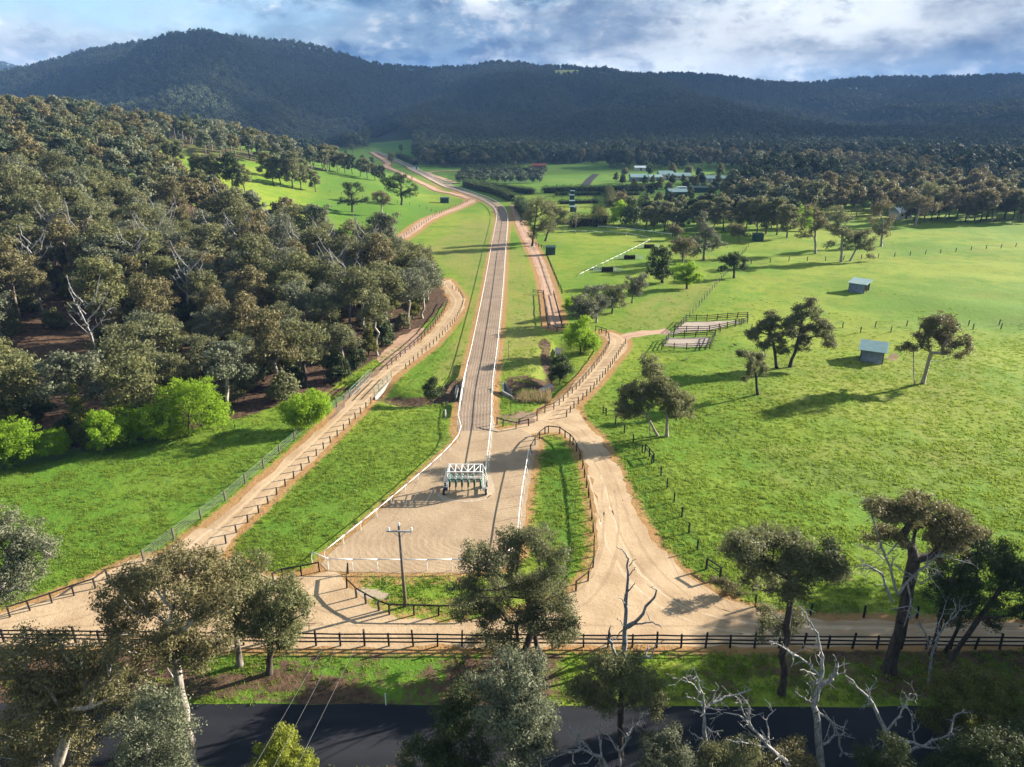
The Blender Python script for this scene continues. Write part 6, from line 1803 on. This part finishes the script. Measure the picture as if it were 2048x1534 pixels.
t1 = power_pole('brown timber power pole with a steel crossarm beside the curved black fence', (811, 1213), 8.55, .17, 2.25, 8.1, -.03, -.12)
t2 = power_pole('thin pale far pole rising beside the white arena rail', (1151, 467), 10.5, .2, 2.0, 9.8, .2)


def wire(label, a, b, sag, r=.006):
    e_ = MB()
    n = 24
    P_ = [a.lerp(b, i / n) - Vector((0, 0, 4 * sag * (i / n) * (1 - i / n))) for i in range(n + 1)]
    v, q = tubes(np.array(P_[:-1]) - np.array(a), np.array(P_[1:]) - np.array(a), np.full(n, r), np.full(n, r), 4)
    o = link('power_wire', mesh_np('power_wire', v, q, mats=[M['wire']], smooth=True), loc=a)
    tag(o, label, 'wire', 'overhead power wires')


for i, (nm, px) in enumerate((('left', 500), ('middle', 540), ('right', 586))):
    end = at_depth(px, 1534, 19.5)
    end = np.array(t1[i]) + (end - np.array(t1[i])) * 1.35
    wire('%s one of three wires from the power pole down across the sealed road' % nm, t1[i], Vector(end), .35)
for i, nm in enumerate(('left', 'middle', 'right')):
    wire('%s one of three wires from the power pole up the valley to the far pole' % nm, t1[i], t2[i], 3.0, .009)
for lab, b, h in (('thin grey pole beside the right rail of the gallop track', (1017, 716), 3.4), ('thin grey pole on the grass by the culvert head wall', (1021, 820), 3.4), ('shorter thin grey pole by the track junction', (1032, 828), 2.6), ('thin dark pole left of the track rail above the chute', (894, 838), 2.8)):
    o = thing('marker_pole', lab, 'pole', G(*b))
    MB().tube((0, 0, -.2), (0, 0, h), .04, .035, 6).obj('pole', M['oldwood'], o)
    MB().box((.12, 0, h - .1), (.3, .04, .1)).obj('cap', M['steel'], o)
o = MB().tube((0, 0, -.2), (0, 0, 1.1), .045, n=8).obj('guide_post', M['white'], None, drop(G(772, 1410)))
tag(o, 'small white guide post beside the sealed road', 'post')
o = MB().tube((0, 0, -.2), (0, 0, 1.25), .10, n=8).obj('white_post', M['white'], None, drop(G(891, 835)))
tag(o, 'short white post in bare soil left of the track rail', 'post')

# ------------------------------------------------------------------ culvert walls and the little bridge
o = G(1004, 786)
e = thing('culvert_wall', 'pale concrete culvert head wall on the right of the gallop track', 'wall', o)
MB().add([(0, 0, -.9), (0, 2.7, -.9), (0, 2.7, 1.0), (0, 0, .3), (.3, 0, -.9), (.3, 2.7, -.9), (.3, 2.7, 1.0), (.3, 0, .3)], [(0, 1, 2, 3), (7, 6, 5, 4), (0, 4, 5, 1), (1, 5, 6, 2), (2, 6, 7, 3), (3, 7, 4, 0)]).obj('head_wall', M['concrete'], e)
MB().add([(.31, 2.2, -.9), (1.5, 1.4, -.9), (1.7, 1.6, -.6), (.31, 2.6, .95), (.31, 2.45, -.9), (1.5, 1.65, -.9), (1.7, 1.85, -.6), (.31, 2.85, .95)], [(3, 2, 1, 0), (4, 5, 6, 7), (0, 1, 5, 4), (1, 2, 6, 5), (2, 3, 7, 6), (3, 0, 4, 7)]).obj('wing_wall', M['concrete'], e)
MB().bar((.15, -.1, 0), (1.7, -2.2, -.1), .22, .8).obj('wing_wall', M['concrete'], e)
o = G(912, 790)
e = thing('culvert_wall', 'shaded concrete culvert wall and steel rail on the left of the gallop track', 'wall', o)
MB().box((0, 1.2, -.2), (.3, 4.2, 1.5)).obj('head_wall', M['concrete'], e)
MB().tube((-.25, 1.2, -.55), (-.05, 1.2, -.55), .55, n=16).obj('pipe', M['rubber'], e)
g_ = [drop(G(x, y)) - Vector(o) for x, y in ((918, 832), (921, 812), (926, 785), (931, 755), (936, 728))]
m_ = MB()
for p, q in zip(g_[:-1], g_[1:]):
    m_.bar(p + Vector((0, 0, .75)), q + Vector((0, 0, .75)), .08, .5)
m_.obj('guard_rail', M['steel'], e)
for p in g_:
    MB().box((p.x + .1, p.y, .3), (.1, .12, 1.2)).obj('post', M['oldwood'], e)

a, b = G(749, 794), G(783, 757)
d = (b - a)[:2]
L = float(np.linalg.norm(d))
rz = math.atan2(d[1], d[0])
e = thing('footbridge', 'small concrete sided bridge with pale green rails on the left dirt lane', 'bridge', (a[0], a[1], 0), None, rz)
MB().box((L / 2, 0, -.35), (L, .25, .8)).obj('side_panel', M['concrete'], e)
MB().box((L / 2, 3.9, -.35), (L, .25, .8)).obj('side_panel', M['concrete'], e)
for y in (0, 3.9):
    for i in range(5):
        MB().box((L * i / 4, y, .75), (.09, .09, 1.2)).obj('rail_post', M['greenrail'], e)
    for z in (.75, 1.25):
        MB().bar((-.4, y + .06, z), (L + .4, y + .06, z), .06, .09).obj('rail', M['greenrail'], e)

# reeds in the creek, fallen sticks
rng = np.random.default_rng(61)
rp = GP([(x, y) for x, y in zip(rng.uniform(1035, 1100, 170), rng.uniform(785, 806, 170))])
v, q, t = [], [], []
for i, p in enumerate(rp):
    for k in range(7):
        a_ = rng.random() * 6.28
        h = .5 + .6 * rng.random()
        dx, dy = math.cos(a_) * .05, math.sin(a_) * .05
        ox, oy = p[0] + rng.normal() * .18, p[1] + rng.normal() * .18
        lx, ly = rng.normal() * .15, rng.normal() * .15
        b0 = len(v)
        v += [(ox - dx, oy - dy, -.15), (ox + dx, oy + dy, -.15), (ox + lx, oy + ly, h)]
        q.append((b0, b0 + 1, b0 + 2))
        t += [.2, .2, .9]
tag(link('reeds', mesh_np('reeds', v, None, q, mats=[M['reed']], tint=t)), kind='stuff')
o = G(612, 1250)
e = thing('fallen_branch', 'small dark fallen branch on the dirt left of the overhead wires', 'branch', o)
MB().tube((-.6, 0, .08), (.9, .1, .1), .05, .02, 5).tube((.1, .05, .1), (.5, .4, .3), .03, .01, 5).tube((-.2, 0, .1), (.1, .5, .35), .03, .01, 5).tube((.5, .1, .1), (.9, -.2, .2), .02, .01, 5).obj('twigs', M['barkdark'], e)

# ------------------------------------------------------------------ starting gate
gl_, gr_ = G(889, 990), G(971, 989)
gc_ = (gl_ + gr_) / 2
GW = float(gr_[0] - gl_[0])
e = thing('starting_gate', 'white framed five stall starting gate with teal padded stalls on the sand chute', 'starting gate', (gc_[0], gc_[1], 0.02))
x0, x1, y0, y1 = -GW / 2 + .35, GW / 2 - .35, .15, 1.9
xs = np.linspace(x0 + .25, x1 - .25, 6)
fr = MB()
for y, z in ((y0, 2.95), (y1, 3.05), (y0, 2.25)):
    fr.bar((x0, y, z), (x1, y, z), .09, .09)
for x in xs:
    fr.bar((x, y0, 2.95), (x, y1, 3.05), .08, .08)
    fr.bar((x, y0 + .003, 2.95), (x, y0 + .003, 1.95), .09, .09)
fr.obj('top_frame', M['white'], e)
dg = MB()
for i in range(5):
    a, b = (xs[i], xs[i + 1]) if i < 3 else (xs[i + 1], xs[i])
    dg.bar((a, y1 - .05, 3.04), (b, y0 + .05, 2.96), .045, .045)
    dg.bar((a, y0 - .02, 2.92), (b, y0 - .02, 2.0), .045, .045)
dg.obj('diagonal_brace', M['white'], e)
for s, x in ((-1, x0), (1, x1)):
    m_ = MB()
    for y in (y0, y1):
        m_.bar((x, y, .45), (x, y, 2.98 if y == y0 else 3.06), .1, .1)
        m_.bar((x + s * .45, y, .45), (x + s * .32, y, 2.3), .07, .07)
        m_.bar((x + s * .32, y, 2.3), (x, y, 2.95), .07, .07)
    for k in range(7):
        m_.bar((x + .02 * s, y0, .75 + k * .28), (x + s * .42, y0, .75 + k * .26), .035, .035)
        if k % 2 == 0:
            m_.bar((x + s * .02, y0, .7 + k * .3), (x + s * .02, y1, .7 + k * .3), .05, .05)
    m_.obj('side_tower', M['white'], e)
    MB().box((x + s * .22, y0 - .05, .72), (.5, .07, .42)).obj('side_sheet', M['navy'] if s < 0 else M['white'], e)
    for y in (y0 - .1, y1 + .15):
        w = MB().tube((x + s * .30, y - .01, .36), (x + s * .54, y - .01, .36), .36, n=20).obj('wheel', M['rubber'], e)
        MB().tube((x + s * .29, y - .01, .36), (x + s * .55, y - .01, .36), .19, n=14).obj('rim', M['white'], w)
    MB().bar((x + s * .2, y0 - .1, .4), (x + s * .2, y1 + .2, .4), .12, .14).obj('axle_beam', M['steel'], e)
for i, x in enumerate(xs):
    MB().box((x, (y0 + y1) / 2, 1.45), (.07, y1 - y0 - .25, .62)).obj('stall_partition', M['teal'], e)
    MB().box((x - .005, y0 + .08, 1.40), (.15, .10, 1.1)).obj('pad', M['darkgreen'], e)
    MB().box((x + .09, y0 + .45, 1.2), (.05, .45, .7)).obj('stall_gate', M['teal'], e)
    MB().bar((x, y0 + .06, .82), (x, y0 + .10, .35), .07, .07).obj('foot', M['darkgreen'], e)
MB().bar((x0, y0 + .05, 1.93), (x1, y0 + .05, 1.93), .07, .07).obj('latch_bar', M['darkgreen'], e)
for i in range(5):
    MB().box(((xs[i] + xs[i + 1]) / 2, y1 - .1, .95), ((xs[1] - xs[0]) * .62, .05, .55)).obj('tail_gate', M['steel'], e)


# ------------------------------------------------------------------ small creatures (grown over a jointed skeleton)
def skin(name, joints, bones, mat, parent=None, loc=None, rz=0):
    me_ = bpy.data.meshes.new(name)
    me_.from_pydata([j[:3] for j in joints], bones, [])
    me_.materials.append(mat)
    o = link(name, me_, parent, loc)
    o.rotation_euler = (0, 0, rz)
    md = o.modifiers.new('skin', 'SKIN')
    for v_, j in zip(me_.skin_vertices[0].data, joints):
        v_.radius = (j[3], j[3])
    me_.skin_vertices[0].data[0].use_root = True
    o.modifiers.new('sub', 'SUBSURF').levels = 1
    o.modifiers['sub'].render_levels = 1
    return o


hp = G(998, 424)
h_ = skin('horse', [(0, 0, 1.15, .32), (0, .55, 1.2, .30), (0, -.55, 1.15, .30), (0, -.85, 1.5, .16), (0, -1.1, 1.8, .12), (0, -1.35, 1.72, .10), (0, -1.55, 1.55, .07), (.15, -.6, .75, .10), (.15, -.75, .4, .055), (.15, -.6, .02, .06), (-.15, -.5, .72, .10), (-.15, -.4, .38, .055), (-.15, -.45, .02, .06),
                    (.16, .6, .75, .13), (.16, .72, .42, .06), (.16, .6, .02, .06), (-.16, .75, .75, .13), (-.16, .92, .45, .06), (-.16, .85, .04, .06), (0, .9, 1.2, .07), (0, 1.05, .8, .05)],
          [(0, 1), (0, 2), (2, 3), (3, 4), (4, 5), (5, 6), (2, 7), (7, 8), (8, 9), (2, 10), (10, 11), (11, 12), (1, 13), (13, 14), (14, 15), (1, 16), (16, 17), (17, 18), (1, 19), (19, 20)], M['bay'], None, hp)
tag(h_, 'bay horse coming down the gallop track at the bend', 'horse')
p_ = skin('person', [(0, .05, 1.52, .15), (0, -.1, 1.8, .16), (0, -.22, 2.05, .14), (0, -.3, 2.18, .06), (0, -.34, 2.32, .11), (.2, -.25, 2.02, .07), (.24, -.42, 1.82, .05), (.1, -.6, 1.75, .045), (-.2, -.25, 2.02, .07), (-.24, -.42, 1.82, .05), (-.1, -.6, 1.75, .045), (.3, -.15, 1.42, .10), (.36, -.02, 1.08, .07), (.36, -.15, .98, .05), (-.3, -.15, 1.42, .10), (-.36, -.02, 1.08, .07), (-.36, -.15, .98, .05)],
          [(0, 1), (1, 2), (2, 3), (3, 4), (2, 5), (5, 6), (6, 7), (2, 8), (8, 9), (9, 10), (0, 11), (11, 12), (12, 13), (0, 14), (14, 15), (15, 16)], M['jacket'], None, hp)
tag(p_, 'rider in dark jacket sitting on the bay horse at the track bend', 'person')
for lab, px, py, rz in (('black bird on the paddock grass, nearer the small lollipop gum', 1469, 692, .5), ('black bird on the paddock grass below the sand yard corner', 1373, 720, 2.6)):
    b_ = skin('bird', [(0, 0, .26, .13), (0, .18, .30, .12), (0, .32, .42, .08), (0, .44, .42, .03), (0, -.25, .22, .08), (0, -.55, .18, .05), (.05, .02, .12, .02), (.05, .05, .01, .02), (-.05, .02, .12, .02), (-.05, .05, .01, .02), (.16, -.05, .30, .06), (.18, -.4, .28, .03), (-.16, -.05, .30, .06), (-.18, -.4, .28, .03)],
              [(0, 1), (1, 2), (2, 3), (0, 4), (4, 5), (0, 6), (6, 7), (0, 8), (8, 9), (0, 10), (10, 11), (0, 12), (12, 13)], M['bird'], None, G(px, py), rz)
    tag(b_, lab, 'bird', 'black birds on the right paddock')

# ------------------------------------------------------------------ grass tufts over the nearer pasture
def tuft(seed, n, r, h):
    rng = np.random.default_rng(seed)
    v, f, t = [], [], []
    for i in range(n):
        a, q = rng.random() * 6.28, r * math.sqrt(rng.random())
        x, y = math.cos(a) * q, math.sin(a) * q
        b = rng.random() * 6.28
        w = .035 + .03 * rng.random()
        hh = h * (.5 + .7 * rng.random())
        b0 = len(v)
        v += [(x - math.cos(b) * w, y - math.sin(b) * w, -.02), (x + math.cos(b) * w, y + math.sin(b) * w, -.02), (x + rng.normal() * hh * .45, y + rng.normal() * hh * .45, hh)]
        f.append((b0, b0 + 1, b0 + 2))
        t += [.15, .15, .6 + .4 * rng.random()]
    return mesh_np('tuft', v, None, f, mats=[M['grass']], tint=t)


TUFTS = [tuft(1, 16, .30, .12), tuft(2, 22, .45, .10), tuft(3, 12, .22, .19)]
rng = np.random.default_rng(71)
N = 230000
tp, tpy = rng.uniform(-60, 2110, N), None
py_ = 1560 - (1560 - 560) * rng.random(N) ** .8
d_ = H / np.tan(elev(py_))
tx, ty = (tp - CX) / F * col_z(d_), d_
hh = terrain(tx, ty)
ok = (hh < 1.2) & ~inside(tx, ty, WOOD)
for poly in (YARD, CHUTE):
    ok &= ~inside(tx, ty, poly)
    ok &= dist_line(tx, ty, np.vstack([poly, poly[:1]])[:, :2]) > .4 + 1.1 * rng.random(N)
for line, w in ((TRACK, 3.9), (LANE_L, 3.1), (LANE_R, 3.1), (LANE_UP, 3.0), (LANE_YARD, 2.0), (CREEK, 1.8), (CREEK_L, 1.8)):
    ok &= dist_line(tx, ty, line) > w
ok &= (np.abs(ty - 39.3) > 3.0)
for k_ in ([(1340, 668), (1372, 642), (1480, 641), (1440, 658)], [(1328, 694), (1338, 675), (1424, 672), (1418, 694)]):
    ok &= ~inside(tx, ty, GP(k_))
clump = fbm(tx / 1.7, ty / 1.7, 15, 3)
wide = fbm(tx / 14, ty / 14, 16, 3)
for poly in ([(430, 1345), (640, 1350), (830, 1340), (920, 1300), (1010, 1310), (1010, 1420), (430, 1405)], [(-60, 1296), (300, 1300), (480, 1380), (300, 1410), (-60, 1420)], [(1000, 1310), (1130, 1300), (1130, 1390), (1000, 1400)]):
    ok &= ~(inside(tx, ty, GP(poly)) & (rng.random(N) < .85))
ok &= ~((ty > 42) & (ty < 50.5) & (rng.random(N) < .55))
ok &= (clump * .35 + wide * .25 + rng.random(N) * .4) > (.575 + .22 * sstep((ty - 110) / 80))
tx, ty = tx[ok], ty[ok]
print('tufts', len(tx))
scatter('grass', np.column_stack([tx, ty, terrain(tx, ty)]), .7 + .8 * rng.random(len(tx)), rng.random(len(tx)) * 6.28, rng.integers(0, 3, len(tx)), TUFTS)
